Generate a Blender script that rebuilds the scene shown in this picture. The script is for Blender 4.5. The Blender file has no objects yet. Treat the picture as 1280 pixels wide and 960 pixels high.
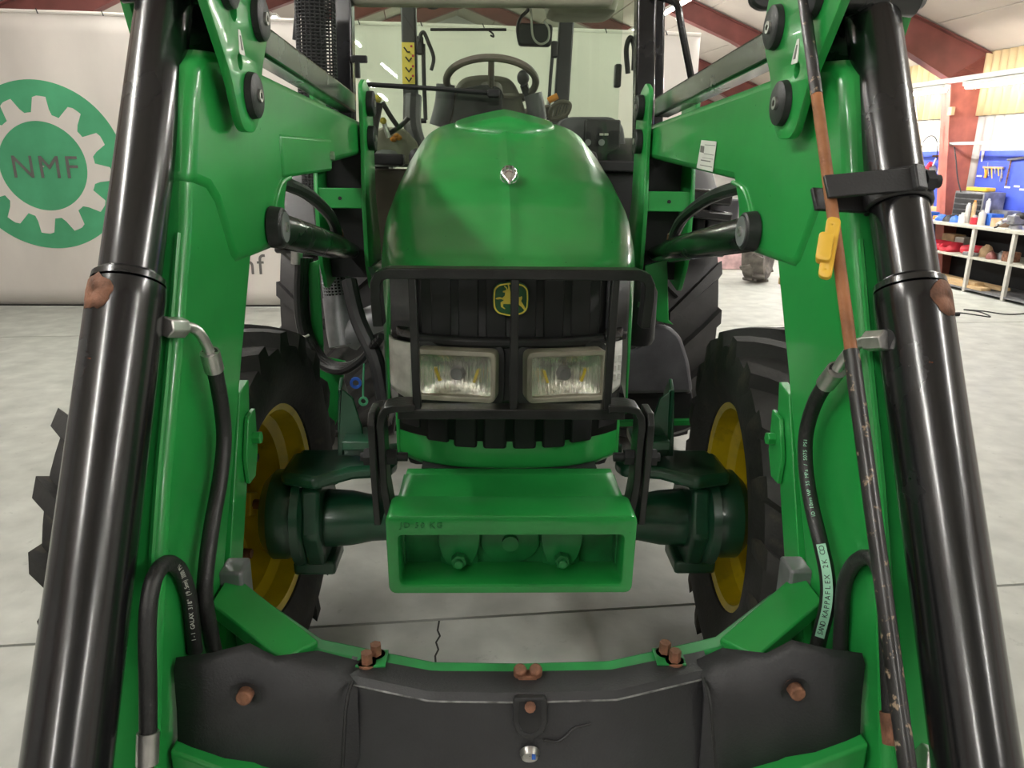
import bpy, bmesh, math, random
from mathutils import Vector, Matrix
random.seed(7)
SC = bpy.context.scene
COL = SC.collection

# ------------------------------------------------------------------ camera
F = 950.0; TH = math.radians(16.5); PSI = math.radians(1.7); ROLL = math.radians(0.7)
CAM = Vector((0, 0, 1.75)); XC = 0.055            # XC: the tractor's centre plane
_fh = Vector((math.sin(PSI), math.cos(PSI), 0)); _r0 = Vector((math.cos(PSI), -math.sin(PSI), 0))
_f = _fh*math.cos(TH) - Vector((0, 0, math.sin(TH))); _u0 = _fh*math.sin(TH) + Vector((0, 0, math.cos(TH)))
_r = _r0*math.cos(ROLL) + _u0*math.sin(ROLL); _u = _u0*math.cos(ROLL) - _r0*math.sin(ROLL)
cd = bpy.data.cameras.new('camera'); cam = bpy.data.objects.new('camera', cd); COL.objects.link(cam)
cd.sensor_width = 36; cd.lens = F/1280*36; cd.clip_start = .05; cd.clip_end = 200
cam.matrix_world = Matrix(((_r.x, _u.x, -_f.x, CAM.x), (_r.y, _u.y, -_f.y, CAM.y), (_r.z, _u.z, -_f.z, CAM.z), (0, 0, 0, 1)))
SC.camera = cam

# ------------------------------------------------------------------ world, exposure
w = bpy.data.worlds.new('world'); SC.world = w; w.use_nodes = True
w.node_tree.nodes['Background'].inputs[0].default_value = (.9, .95, 1, 1)
w.node_tree.nodes['Background'].inputs[1].default_value = .3
SC.cycles.diffuse_bounces = 2
vs = SC.view_settings
vs.view_transform = 'Standard'; vs.look = 'None'; vs.gamma = 1; vs.use_curve_mapping = False
vs.exposure = 0.85
TUBE = 165.0          # strength of every fluorescent tube in the hall

# surveying: a pixel of the photograph and one known coordinate give a point of the place
def ray(x, y): return _f + _r*((x-640)/F) + _u*((480-y)/F)
def UY(x, y, Y): d = ray(x, y); return CAM + d*(Y/d.y)
def UX(x, y, X): d = ray(x, y); return CAM + d*(X/d.x)
def UZ(x, y, Z): d = ray(x, y); return CAM + d*((Z-1.75)/d.z)
# the hall stands turned by 5.5 degrees to the tractor
PH = math.radians(5.5)
HX = Vector((math.cos(PH), math.sin(PH), 0)); HY = Vector((-math.sin(PH), math.cos(PH), 0))
def H(x, y, z): return HX*x + HY*y + Vector((0, 0, z))
RH = Matrix.Rotation(PH, 3, 'Z')

# ------------------------------------------------------------------ materials
MATS = {}
def pmat(name, base, rough=.5, metal=0, var=.08, scale=9, bump=0, bscale=60, coat=0, spec=.5, second=None, sec_thr=.6, sec_scale=4,
         rvar=.0, emit=None, stretch=(1, 1, 1), sec_soft=.06, sec_rough=.8, trans=0):
    if name in MATS: return MATS[name]
    m = bpy.data.materials.new(name); m.use_nodes = True; nt = m.node_tree; N = nt.nodes; L = nt.links
    b = N['Principled BSDF']
    b.inputs['Roughness'].default_value = rough; b.inputs['Metallic'].default_value = metal
    b.inputs['Coat Weight'].default_value = coat; b.inputs['Coat Roughness'].default_value = .14 if name.startswith('black') else .08
    b.inputs['Specular IOR Level'].default_value = spec
    if trans: b.inputs['Transmission Weight'].default_value = trans
    tc = N.new('ShaderNodeTexCoord'); mp = N.new('ShaderNodeMapping'); L.new(tc.outputs['Object'], mp.inputs[0])
    mp.inputs['Scale'].default_value = stretch
    nz = N.new('ShaderNodeTexNoise'); nz.inputs['Scale'].default_value = scale; nz.inputs['Detail'].default_value = 5
    L.new(mp.outputs[0], nz.inputs['Vector'])
    rp = N.new('ShaderNodeValToRGB'); L.new(nz.outputs['Fac'], rp.inputs[0])
    c0 = [max(0, c*(1-var*2)) for c in base]; c1 = [min(1, c*(1+var*2)) for c in base]
    rp.color_ramp.elements[0].position = .3; rp.color_ramp.elements[1].position = .7
    rp.color_ramp.elements[0].color = (*c0, 1); rp.color_ramp.elements[1].color = (*c1, 1)
    col = rp.outputs[0]
    if rvar:
        mr = N.new('ShaderNodeMapRange'); mr.inputs[3].default_value = max(0, rough-rvar); mr.inputs[4].default_value = min(1, rough+rvar)
        L.new(nz.outputs['Fac'], mr.inputs[0]); L.new(mr.outputs[0], b.inputs['Roughness'])
    if second:
        n2 = N.new('ShaderNodeTexNoise'); n2.inputs['Scale'].default_value = sec_scale; n2.inputs['Detail'].default_value = 8
        n2.inputs['Roughness'].default_value = .65
        L.new(mp.outputs[0], n2.inputs['Vector'])
        r2 = N.new('ShaderNodeMapRange'); r2.inputs[1].default_value = sec_thr; r2.inputs[2].default_value = sec_thr+sec_soft
        L.new(n2.outputs['Fac'], r2.inputs[0])
        mx = N.new('ShaderNodeMix'); mx.data_type = 'RGBA'; L.new(r2.outputs[0], mx.inputs[0]); L.new(col, mx.inputs[6])
        mx.inputs[7].default_value = (*second, 1); col = mx.outputs[2]
        if not rvar:
            m3 = N.new('ShaderNodeMix'); L.new(r2.outputs[0], m3.inputs[0]); m3.inputs[2].default_value = rough; m3.inputs[3].default_value = sec_rough
            L.new(m3.outputs[0], b.inputs['Roughness'])
    L.new(col, b.inputs['Base Color'])
    if bump:
        nb = N.new('ShaderNodeTexNoise'); nb.inputs['Scale'].default_value = bscale; nb.inputs['Detail'].default_value = 4
        L.new(mp.outputs[0], nb.inputs['Vector'])
        bp = N.new('ShaderNodeBump'); bp.inputs['Strength'].default_value = bump; bp.inputs['Distance'].default_value = .01
        L.new(nb.outputs['Fac'], bp.inputs['Height']); L.new(bp.outputs[0], b.inputs['Normal'])
    if emit:
        b.inputs['Emission Color'].default_value = (*emit[0], 1); b.inputs['Emission Strength'].default_value = emit[1]
    MATS[name] = m
    return m

def glassmat(name, tint, gloss=.08, rough=0.0):
    m = bpy.data.materials.new(name); m.use_nodes = True; nt = m.node_tree; N = nt.nodes; L = nt.links
    N.remove(N['Principled BSDF']); out = N['Material Output']
    t = N.new('ShaderNodeBsdfTransparent'); t.inputs[0].default_value = (*tint, 1)
    g = N.new('ShaderNodeBsdfGlossy'); g.inputs['Roughness'].default_value = rough
    fr = N.new('ShaderNodeFresnel'); fr.inputs[0].default_value = 1.5
    mx = N.new('ShaderNodeMixShader'); L.new(fr.outputs[0], mx.inputs[0]); L.new(t.outputs[0], mx.inputs[1]); L.new(g.outputs[0], mx.inputs[2])
    L.new(mx.outputs[0], out.inputs[0]); MATS[name] = m
    return m

green = pmat('green_paint', (.016, .275, .050), .34, coat=.42, var=.05, scale=5, second=(.02, .10, .03), sec_thr=.70, sec_scale=40, sec_soft=.02)
greend = pmat('green_paint_dusty', (.014, .19, .045), .42, var=.22, scale=9, second=(.07, .13, .075), sec_thr=.60, sec_scale=7, sec_soft=.3, coat=.15)
greenshade = pmat('green_paint_shaded_dirty', (.008, .062, .028), .34, var=.2, scale=7, coat=.3)  # same green paint, darkened for the shadow it sits in and for dirt
blackp = pmat('black_gloss_paint', (.006, .006, .007), .26, var=.15, scale=6, coat=.55, rvar=.06, second=(.16, .055, .02), sec_thr=.725, sec_scale=16, sec_soft=.02)
blackm = pmat('black_plastic', (.015, .015, .016), .48, var=.15, scale=12, bump=.12, bscale=220)
blackd = pmat('black_dusty_plastic', (.026, .026, .028), .55, var=.18, scale=5, bump=.15, bscale=260, second=(.040, .050, .040), sec_thr=.56, sec_scale=3.5, sec_soft=.35)
blackg = pmat('black_guard_paint', (.011, .011, .011), .36, var=.25, scale=20, bump=.1, bscale=90)
blackf = pmat('black_flat', (.008, .008, .009), .6, var=.1)
greyp = pmat('dark_grey_plastic', (.105, .102, .112), .45, var=.12, bump=.1, bscale=200)
rubber = pmat('tyre_rubber', (.019, .018, .017), .68, var=.3, scale=6, bump=.2, bscale=70, second=(.075, .062, .045), sec_thr=.57, sec_scale=9, sec_soft=.18)
rubberc = pmat('clean_rear_rubber', (.050, .047, .047), .55, var=.15, scale=6, bump=.1, bscale=70)
hoserub = pmat('hose_rubber', (.014, .014, .014), .45, var=.2, bump=.15, bscale=150)
yellow = pmat('yellow_rim_paint', (.66, .48, .006), .34, var=.08, scale=8, coat=.2, second=(.30, .20, .01), sec_thr=.62, sec_scale=6, sec_soft=.2)
yellowc = pmat('yellow_plastic', (.78, .47, .05), .4, var=.04)
steel = pmat('zinc_steel', (.50, .49, .47), .32, metal=.9, var=.12, scale=25, bump=.1, bscale=120)
chrome = pmat('chrome_badge', (.75, .75, .76), .12, metal=1, var=.04)
rust = pmat('rusty_steel', (.17, .075, .042), .75, var=.35, scale=30, bump=.4, bscale=90)
rustrod = pmat('rust_brown_rod', (.30, .115, .04), .65, var=.18, scale=14, bump=.2, bscale=140)
blackrust = pmat('black_flaked_rod', (.022, .021, .021), .35, var=.3, second=(.30, .22, .15), sec_thr=.585, sec_scale=60, sec_soft=.05, coat=.2)
white = pmat('white_label', (.72, .71, .66), .5, var=.03)
ink = pmat('grey_ink', (.16, .15, .14), .6)
blackink = pmat('black_ink', (.012, .012, .012), .5)
emgreen = pmat('emblem_green', (.012, .10, .03), .4, var=.03)
emyel = pmat('emblem_yellow', (.80, .62, .08), .4, var=.03)
lampglass = glassmat('lamp_glass', (.97, .97, .94), rough=.05)
reflector = pmat('lamp_reflector', (.80, .78, .70), .22, metal=.9, var=.15, scale=20, bump=.5, bscale=90, stretch=(1.6, 1, .12))
lensw = pmat('white_lamp_lens', (.72, .71, .66), .22, var=.06, scale=30, bump=.3, bscale=60, coat=.4)
bezel = pmat('lamp_bezel', (.36, .33, .26), .45, var=.15)
cabglass = glassmat('cab_glass_tinted', (.93, .985, .92))
sideglass = glassmat('cab_side_glass', (.92, .965, .925))
trimg = pmat('cab_interior_brown', (.13, .115, .085), .6, var=.1, bump=.1, bscale=200)
beige = pmat('cab_interior_beige', (.34, .32, .25), .7, var=.08)
orange = pmat('orange_knob', (.75, .28, .03), .4)
concrete = pmat('concrete_floor', (.46, .468, .425), .55, var=.09, scale=5, bump=.22, bscale=18, second=(.24, .24, .21), sec_thr=.62, sec_scale=14, sec_soft=.2, sec_rough=.5, rvar=.15)
jointm = pmat('joint_dark', (.03, .03, .026), .9)
curt = pmat('banner_fabric', (.80, .745, .685), .8, var=.05, scale=1.2, bump=.06, bscale=8, stretch=(1, 1, .5))
logog = pmat('banner_green_print', (.09, .43, .21), .7, var=.06, scale=3)
ceilm = pmat('ceiling_panel_board', (.50, .445, .385), .8, var=.04, scale=1)
brown = pmat('red_brown_steel', (.17, .052, .045), .5, var=.12, scale=3)
redcol = pmat('red_column_paint', (.44, .13, .10), .55, var=.12, scale=4, second=(.20, .10, .08), sec_thr=.66, sec_scale=3, sec_soft=.15)
wallw = pmat('white_wall_sheet', (.56, .545, .52), .5, var=.05, scale=2)
edgem = pmat('scuffed_highlight_edge', (.16, .16, .155), .6, var=.4, scale=40)
wallg = pmat('grey_wall_sheet', (.30, .29, .28), .6, var=.06, scale=2)
wallt = pmat('cream_translucent_sheet', (.66, .50, .28), .45, var=.12, scale=3, stretch=(1, 1, .3))
bluem = pmat('blue_tool_board', (.06, .10, .55), .5, var=.12, scale=3)
wood = pmat('raw_timber', (.55, .38, .20), .65, var=.15, scale=10, stretch=(1, .15, 1))
benchtop = pmat('bench_top', (.46, .44, .37), .6, var=.12, scale=5)
alu = pmat('grey_post', (.50, .48, .43), .5, var=.06)
redpl = pmat('red_bin_plastic', (.55, .03, .05), .4, var=.1)
greyst = pmat('grey_steel', (.22, .22, .23), .4, metal=.4, var=.2)
bluep = pmat('blue_plastic', (.03, .12, .50), .4)
tan = pmat('tan_cardboard', (.45, .30, .17), .8, var=.12)
pinkwrap = pmat('pink_wrap', (.75, .48, .48), .35, var=.2, scale=5)

def tubemat():
    m = bpy.data.materials.new('fluorescent_tube'); m.use_nodes = True
    b = m.node_tree.nodes['Principled BSDF']; b.inputs['Base Color'].default_value = (.9, .9, .9, 1)
    b.inputs['Emission Color'].default_value = (1, .985, .935, 1); b.inputs['Emission Strength'].default_value = TUBE
    return m
tubem = tubemat()

# ------------------------------------------------------------------ mesh builder
V = Vector
class B:
    def __init__(s): s.v = []; s.f = []
    def add(s, vs, fs):
        n = len(s.v); s.v += [V(p) for p in vs]; s.f += [tuple(i+n for i in f) for f in fs]; return s
    def box(s, c, size, R=None):
        x, y, z = [k/2 for k in size]; c = V(c)
        vs = [V((i, j, k)) for i in (-x, x) for j in (-y, y) for k in (-z, z)]
        if R is not None: vs = [R @ p for p in vs]
        return s.add([p+c for p in vs], [(0, 1, 3, 2), (4, 6, 7, 5), (0, 4, 5, 1), (2, 3, 7, 6), (0, 2, 6, 4), (1, 5, 7, 3)])
    def beam(s, a, b, wx, wy, up=(0, 0, 1)):
        """box from a to b, wx across (perpendicular to up), wy along up"""
        a = V(a); b = V(b); d = (b-a).normalized(); up = V(up)
        sx = d.cross(up).normalized(); sy = sx.cross(d).normalized()
        vs = []
        for p in (a, b):
            for i, j in ((-1, -1), (1, -1), (1, 1), (-1, 1)): vs.append(p + sx*(i*wx/2) + sy*(j*wy/2))
        return s.add(vs, [(0, 1, 2, 3), (7, 6, 5, 4), (0, 4, 5, 1), (1, 5, 6, 2), (2, 6, 7, 3), (3, 7, 4, 0)])
    def cyl(s, a, b, r0, r1=None, n=24, cap=True):
        a = V(a); b = V(b); r1 = r0 if r1 is None else r1
        d = (b-a).normalized(); e1 = d.orthogonal().normalized(); e2 = d.cross(e1)
        vs = []
        for p, r in ((a, r0), (b, r1)):
            for i in range(n): t = 2*math.pi*i/n; vs.append(p + e1*(r*math.cos(t)) + e2*(r*math.sin(t)))
        fs = [(i, (i+1) % n, n+(i+1) % n, n+i) for i in range(n)]
        if cap: fs += [tuple(range(n))[::-1], tuple(range(n, 2*n))]
        return s.add(vs, fs)
    def lathe(s, prof, o, axis, n=40, closed=False, a0=0, a1=2*math.pi):
        """prof: (along axis, radius)"""
        o = V(o); d = V(axis).normalized(); e1 = d.orthogonal().normalized(); e2 = d.cross(e1)
        full = abs(a1-a0-2*math.pi) < 1e-6; m = n if full else n+1
        vs = []
        for i in range(m):
            t = a0+(a1-a0)*i/n
            for h, r in prof: vs.append(o + d*h + e1*(r*math.cos(t)) + e2*(r*math.sin(t)))
        k = len(prof); fs = []
        for i in range(n):
            i2 = (i+1) % m
            for j in range(k if closed else k-1):
                j2 = (j+1) % k
                fs.append((i*k+j, i2*k+j, i2*k+j2, i*k+j2))
        return s.add(vs, fs)
    def prism(s, poly, d):
        n = len(poly); poly = [V(p) for p in poly]; d = V(d)
        fs = [tuple(range(n)), tuple(range(2*n-1, n-1, -1))] + [(i, n+i, n+(i+1) % n, (i+1) % n) for i in range(n)]
        return s.add(poly + [p+d for p in poly], fs)
    def loft(s, rings, cap=True, closed=True):
        n = len(rings[0]); vs = [p for r in rings for p in r]; fs = []
        for k in range(len(rings)-1):
            for i in range(n if closed else n-1):
                j = (i+1) % n; fs.append((k*n+i, k*n+j, (k+1)*n+j, (k+1)*n+i))
        if cap and closed: fs += [tuple(range(n))[::-1], tuple(range((len(rings)-1)*n, len(rings)*n))]
        return s.add(vs, fs)
    def grid(s, rows): return s.loft(rows, cap=False, closed=False)
    def tube(s, pts, r, n=10, cap=True, smooth=6):
        pts = [V(p) for p in pts]
        if smooth and len(pts) > 2: pts = spline(pts, smooth)
        rr = r if isinstance(r, (list, tuple)) else None
        rings = []; e = None
        for i, p in enumerate(pts):
            t = (pts[min(i+1, len(pts)-1)]-pts[max(i-1, 0)]).normalized()
            e = t.orthogonal().normalized() if e is None else (e - t*e.dot(t)).normalized()
            g = t.cross(e)
            rad = r if rr is None else rr[0]+(rr[1]-rr[0])*i/(len(pts)-1)
            rings.append([p + e*(rad*math.cos(2*math.pi*k/n)) + g*(rad*math.sin(2*math.pi*k/n)) for k in range(n)])
        return s.loft(rings, cap)
    def ell(s, c, r, nu=16, nv=10):
        c = V(c); vs = []; fs = []
        for j in range(nv+1):
            a = math.pi*j/nv
            for i in range(nu):
                t = 2*math.pi*i/nu; vs.append(c+V((r[0]*math.sin(a)*math.cos(t), r[1]*math.sin(a)*math.sin(t), r[2]*math.cos(a))))
        for j in range(nv):
            for i in range(nu): i2 = (i+1) % nu; fs.append((j*nu+i, (j+1)*nu+i, (j+1)*nu+i2, j*nu+i2))
        return s.add(vs, fs)

def spline(p, k):
    out = []
    for i in range(len(p)-1):
        a = p[max(i-1, 0)]; b = p[i]; c = p[i+1]; d = p[min(i+2, len(p)-1)]
        for j in range(k):
            t = j/k; out.append(.5*((2*b)+(c-a)*t+(2*a-5*b+4*c-d)*t*t+(3*b-a-3*c+d)*t*t*t))
    return out+[p[-1]]

WL = {}
def wl(o): return WL[o.name] if o is not None else V((0, 0, 0))
def place(o, loc, parent):
    o.location = V(loc)-wl(parent); o.parent = parent; COL.objects.link(o); WL[o.name] = V(loc)
def bm_mesh(b, name, ang=35):
    me = bpy.data.meshes.new(name); me.from_pydata([tuple(p) for p in b.v], [], b.f)
    bm = bmesh.new(); bm.from_mesh(me); bmesh.ops.remove_doubles(bm, verts=bm.verts, dist=1e-5)
    bmesh.ops.recalc_face_normals(bm, faces=bm.faces); bm.to_mesh(me); bm.free()
    me.shade_smooth(); me.set_sharp_from_angle(angle=math.radians(ang))
    return me
def obj(name, b, mat, parent=None, bev=0, seg=2, ang=35, solid=0, sub=0):
    me = bm_mesh(b, name, ang) if isinstance(b, B) else b
    return objm(name, me, mat, parent, bev, seg, solid, sub)
def objm(name, me, mat, parent=None, bev=0, seg=2, solid=0, sub=0):
    xs = [v.co for v in me.vertices]
    c = V([(min(p[i] for p in xs)+max(p[i] for p in xs))/2 for i in range(3)])
    for v in me.vertices: v.co -= c
    me.materials.clear(); me.materials.append(mat)
    o = bpy.data.objects.new(name, me); place(o, c, parent)
    if solid: md = o.modifiers.new('thickness', 'SOLIDIFY'); md.thickness = solid; md.offset = -1
    if sub: md = o.modifiers.new('subdivision', 'SUBSURF'); md.levels = sub; md.render_levels = sub
    if bev:
        md = o.modifiers.new('bevel', 'BEVEL'); md.width = bev; md.segments = seg; md.limit_method = 'ANGLE'; md.angle_limit = math.radians(32)
    return o
def copy_part(src, parent, M):
    """copy of a mesh part, moved by the world matrix M"""
    o = src.copy(); COL.objects.link(o); o.parent = parent
    W = M @ Matrix.Translation(WL[src.name]); WL[o.name] = W.translation
    o.matrix_basis = Matrix.Translation(-wl(parent)) @ W
    return o
def thing(name, label, cat, loc, group=None, kind=None):
    o = bpy.data.objects.new(name, None); o.empty_display_size = .1; place(o, loc, None); tag(o, label, cat, group, kind); return o
def tag(o, label=None, cat=None, group=None, kind=None):
    if label: o['label'] = label
    if cat: o['category'] = cat
    if group: o['group'] = group
    if kind: o['kind'] = kind
    return o
def lab(o, l): o['label'] = l; return o
def curve_mesh(cu):
    t = bpy.data.objects.new('tmp', cu); COL.objects.link(t)
    dg = bpy.context.evaluated_depsgraph_get(); me = bpy.data.meshes.new_from_object(t.evaluated_get(dg))
    bpy.data.objects.remove(t); bpy.data.curves.remove(cu); return me
def plate_mesh(outline, holes, thick, M, bev=.0):
    """flat plate from a 2-D outline with holes (loops), thickness along local z, placed by the 4x4 matrix M"""
    cu = bpy.data.curves.new('c', 'CURVE'); cu.dimensions = '2D'; cu.fill_mode = 'BOTH'; cu.extrude = thick/2-bev; cu.bevel_depth = bev; cu.bevel_resolution = 1
    for loop in [outline]+holes:
        sp = cu.splines.new('POLY'); sp.points.add(len(loop)-1); sp.use_cyclic_u = True
        for q, p in zip(sp.points, loop): q.co = (p[0], p[1], 0, 1)
    me = curve_mesh(cu); me.transform(M)
    bm = bmesh.new(); bm.from_mesh(me); bmesh.ops.remove_doubles(bm, verts=bm.verts, dist=1e-5); bmesh.ops.recalc_face_normals(bm, faces=bm.faces); bm.to_mesh(me); bm.free()
    me.shade_smooth(); me.set_sharp_from_angle(angle=math.radians(30)); return me
def text_mesh(txt, size, M, depth=.0005, spacing=1.0, align='CENTER'):
    cu = bpy.data.curves.new('t', 'FONT'); cu.body = txt; cu.size = size; cu.extrude = depth; cu.align_x = align; cu.align_y = 'CENTER'; cu.space_character = spacing
    me = curve_mesh(cu); me.transform(M); return me
def frame(o, ex, ey):
    ex = V(ex).normalized(); ey = (V(ey)-ex*V(ey).dot(ex)).normalized(); ez = ex.cross(ey)
    return Matrix(((ex.x, ey.x, ez.x, o[0]), (ex.y, ey.y, ez.y, o[1]), (ex.z, ey.z, ez.z, o[2]), (0, 0, 0, 1)))
def circ(c, r, n=20, ry=None): return [(c[0]+r*math.cos(2*math.pi*i/n), c[1]+(ry or r)*math.sin(2*math.pi*i/n)) for i in range(n)]
def rounded(poly, r, k=5):
    """2-D polygon with its corners rounded"""
    out = []; n = len(poly)
    for i in range(n):
        p = V((*poly[i], 0)); a = V((*poly[i-1], 0)); b = V((*poly[(i+1) % n], 0))
        da = (a-p); db = (b-p); q = min(r, da.length*.45, db.length*.45)
        s = p+da.normalized()*q; e = p+db.normalized()*q
        for j in range(k+1):
            t = j/k; z = s*(1-t)**2+p*2*t*(1-t)+e*t*t; out.append((z.x, z.y))
    return out
def YZ(X): return frame((X, 0, 0), (0, 1, 0), (0, 0, 1))       # local x,y -> world Y,Z

# ================================================================== THE HALL
WR, WLf, YB, YF = 8.6, -5.8, 26.0, -7.0         # walls, in hall coordinates
EAVE, SL, RID = 3.35, .37, 1.4
def roofz(x): return EAVE + SL*((WR-x) if x > RID else (x-WLf))

floor = obj('floor', B().box(H(1.4, 9.5, -.08), (14.6, 33.2, .10), RH), jointm); tag(floor, kind='structure')
ys = [YF, -2.65, 2.63, 7.9, 13.2, 18.5, YB]
for i in range(len(ys)-1):
    xs = [WLf, WR]
    a, b = ys[i], ys[i+1]
    obj('floor_slab', B().box(H((WLf+WR)/2, (a+b)/2, -.015), (WR-WLf+.1, b-a-.016, .03), RH), concrete, floor)
# a crack running towards the joint
ck = [UZ(x, y, 0) for x, y in ((549, 776), (547, 788), (550, 795), (545, 803), (548, 812), (544, 820), (545, 836))]
bk = B()
for i in range(len(ck)-1):
    a, b = ck[i], ck[i+1]; s = (b-a).cross(V((0, 0, 1))).normalized()*.0035
    bk.prism([a-s+V((0, 0, -.004)), a+s+V((0, 0, -.004)), b+s+V((0, 0, -.004)), b-s+V((0, 0, -.004))], (0, 0, .0045))
obj('floor_crack', bk, jointm, floor)

for nm, c, sz in (('wall_left', (WLf-.06, 9.5, 1.7), (.1, 33.2, 3.5)), ('wall_back', (1.4, YB+.06, 3.2), (14.6, .1, 6.5)), ('wall_front', (1.4, YF-.06, 3.2), (14.6, .1, 6.5)),
                  ('wall_right', (WR+.10, 9.5, 1.7), (.1, 33.2, 3.5))):
    tag(obj(nm, B().box(H(*c), sz, RH), {'wall_front': wallg, 'wall_left': wallg}.get(nm, wallw)), kind='structure')
wr = bpy.data.objects['wall_right']
def corrug(y0, y1, z0, z1, x, pitch, amp, mat, name):
    n = int((y1-y0)/pitch*6); rows = [[], []]
    for i in range(n+1):
        y = y0+(y1-y0)*i/n; xx = x+amp*max(-.6, min(.6, math.sin(2*math.pi*(y/pitch))))
        rows[0].append(H(xx, y, z0)); rows[1].append(H(xx, y, z1))
    return obj(name, B().grid(rows), mat, wr, solid=.003, ang=60)
corrug(6, 19, 1.2, 2.50, WR-.010, .20, .028, wallw, 'corrugated_sheet')
corrug(6, 19, 2.46, 3.36, WR-.06, .16, .042, wallt, 'translucent_sheet')

# roof: strips of board with recessed joints, on both slopes
ceil = obj('ceiling', B().box(H(RID, 9.5, 6.25), (.25, 33.2, .06), RH), ceilm); tag(ceil, kind='structure')
for side in (0, 1):
    x0, x1 = (RID, WR+.05) if side else (RID, WLf-.05)
    n = 7
    for i in range(n):
        a = x0+(x1-x0)*i/n; b = x0+(x1-x0)*(i+1)/n; g = .012*(1 if b > a else -1)
        pa, pb = H(a+g, YF, roofz(a+g)), H(b-g, YF, roofz(b-g))
        obj('ceiling_panel', B().prism([pa, pb, pb+HY*(YB-YF), pa+HY*(YB-YF)], (0, 0, .05)), ceilm, ceil)
        if i: pc = H(a, YF, roofz(a)+.03); obj('purlin', B().beam(pc, pc+HY*(YB-YF), .06, .03), brown, ceil)

# steel portal frames
def portal(k, hy):
    t = thing('trim_%d' % k, None, None, H(RID, hy, 0), kind='structure')
    for sg, wx in ((1, WR-.03), (-1, WLf+.03)):
        for s in (-1, 1):      # two halves of web + flanges: column tapers outwards with height
            pass
        xin0, xin1 = wx-sg*.22, wx-sg*.62
        colp = [(wx, 0), (xin0, 0), (xin1, 2.98), (wx, 3.35)]
        obj('column_web', B().prism([H(x, hy-.012, z) for x, z in colp], HY*.024), redcol if sg > 0 else brown, t)
        obj('column_flange', B().prism([H(x, hy-.10, z) for x, z in ((xin0, 0), (xin1, 2.98), (xin1+sg*.015, 2.98), (xin0+sg*.015, 0))], HY*.2), redcol if sg > 0 else brown, t)
        # rafter: deep at the haunch, shallower towards the ridge
        top = [(wx, EAVE-.03), (RID, roofz(RID)-.05)]
        xm = wx-sg*2.6
        web = [(wx, roofz(wx)-.04), (RID, roofz(RID)-.06), (RID, roofz(RID)-.40), (xm, roofz(xm)-.38), (xin1, 2.98), (wx, 3.0)]
        obj('rafter_web', B().prism([H(x, hy-.012, z) for x, z in web], HY*.024), brown, t)
        obj('rafter_flange', B().prism([H(x, hy-.09, z) for x, z in ((xin1, 2.98), (xm, roofz(xm)-.38), (RID, roofz(RID)-.40), (RID, roofz(RID)-.415), (xm, roofz(xm)-.395), (xin1, 2.965))], HY*.18), brown, t)
        obj('rafter_top_flange', B().prism([H(x, hy-.09, z) for x, z in ((wx, roofz(wx)-.02), (RID, roofz(RID)-.04), (RID, roofz(RID)-.055), (wx, roofz(wx)-.035))], HY*.18), brown, t)
for k, hy in enumerate((-2.9, .7, 4.3, 7.8, 11.35, 15.0, 18.6, 22.2), 1): portal(k, hy)

# fluorescent battens
def batten(hx, hy, z, ln, label, grp):
    t = thing('fluorescent_light', label, 'light', H(hx, hy, z), grp)
    obj('housing', B().box(H(hx, hy, z+.035), (.09, ln+.06, .05), RH), white, t, bev=.005)
    obj('tube', B().cyl(H(hx, hy-ln/2, z-.012), H(hx, hy+ln/2, z-.012), .019, n=12), tubem, t)
G = 'ceiling lights in rows'
for hx, z, sd in ((-2.3, 4.0, 'gear logo'), (4.0, 4.0, 'workbench')):
    for i, hy in enumerate((-4.9, -2.0, .9, 3.8, 6.7, 9.6, 12.4, 15.2, 18.0, 21.0)):
        vis = i in (6, 7, 8)
        batten(hx, hy, z, 1.5, '%s fluorescent batten under the roof in the row on the %s side' % (('white', 'white', 'white', 'white', 'sixth last', 'fifth last', 'fourth last', 'third last', 'second last', 'furthest')[i], sd), G+' on the %s side' % sd)
for i, hy in enumerate((9.0, 10.55, 12.1, 13.65)):
    batten(7.0, hy, 2.70, 1.15, ('brightest long fluorescent batten over the near bench', 'fluorescent batten just beyond the black loader tube over the bench', 'third fluorescent batten along the bench rail', 'furthest fluorescent batten along the bench rail')[i], 'bench lights')
rail = obj('light_rail', B().beam(H(7.0, -6, 2.80), H(7.0, 16, 2.80), .07, .06), white); tag(rail, 'long pale rail hung over the workbench, carrying the low lights', 'rail')
pipe = obj('wall_pipe', B().cyl(H(8.15, 8, 2.05), H(8.15, 15, 2.05), .022, n=10), white); tag(pipe, 'thin white pipe running in front of the red column', 'pipe')

# ---------------- banner curtain with the print
def cur(x, z, off=0):
    y = 9.1+.025*(x+3)+.010*math.sin(x*3.1)+.006*math.sin(x*7.3+z*1.3)+.01*math.sin(z*1.7+x)
    return V((x, y-off, z))
CT = lambda x: 3.20-.012*(x+5)
t = thing('banner_curtain', 'large cream fabric banner with green gear logo behind the tractor', 'banner', (-2.3, 9.1, 0))
rows = []
for j in range(17):
    rows.append([cur(-7.2+9.55*i/90, .03+(CT(-7.2+9.55*i/90)-.03)*j/16) for i in range(91)])
obj('fabric', B().grid(rows), curt, t, solid=.004)
obj('hem_pipe', B().tube([cur(-7.2+9.55*i/20, CT(-7.2+9.55*i/20), .0) for i in range(21)], .022, n=8, smooth=0), curt, t)
for i in range(14):
    x = -6.9+i*.68; obj('tie', B().tube([cur(x, CT(x)+.03, .02), cur(x+.02, CT(x)-.022, .03)], .006, n=6, smooth=0), blackf, t)
obj('floor_batten', B().tube([cur(-7.2+9.55*i/20, .025, .012) for i in range(21)], .011, n=8, smooth=0), jointm, t)
lc = UY(57, 208, 9.08); LR = .915
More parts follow.
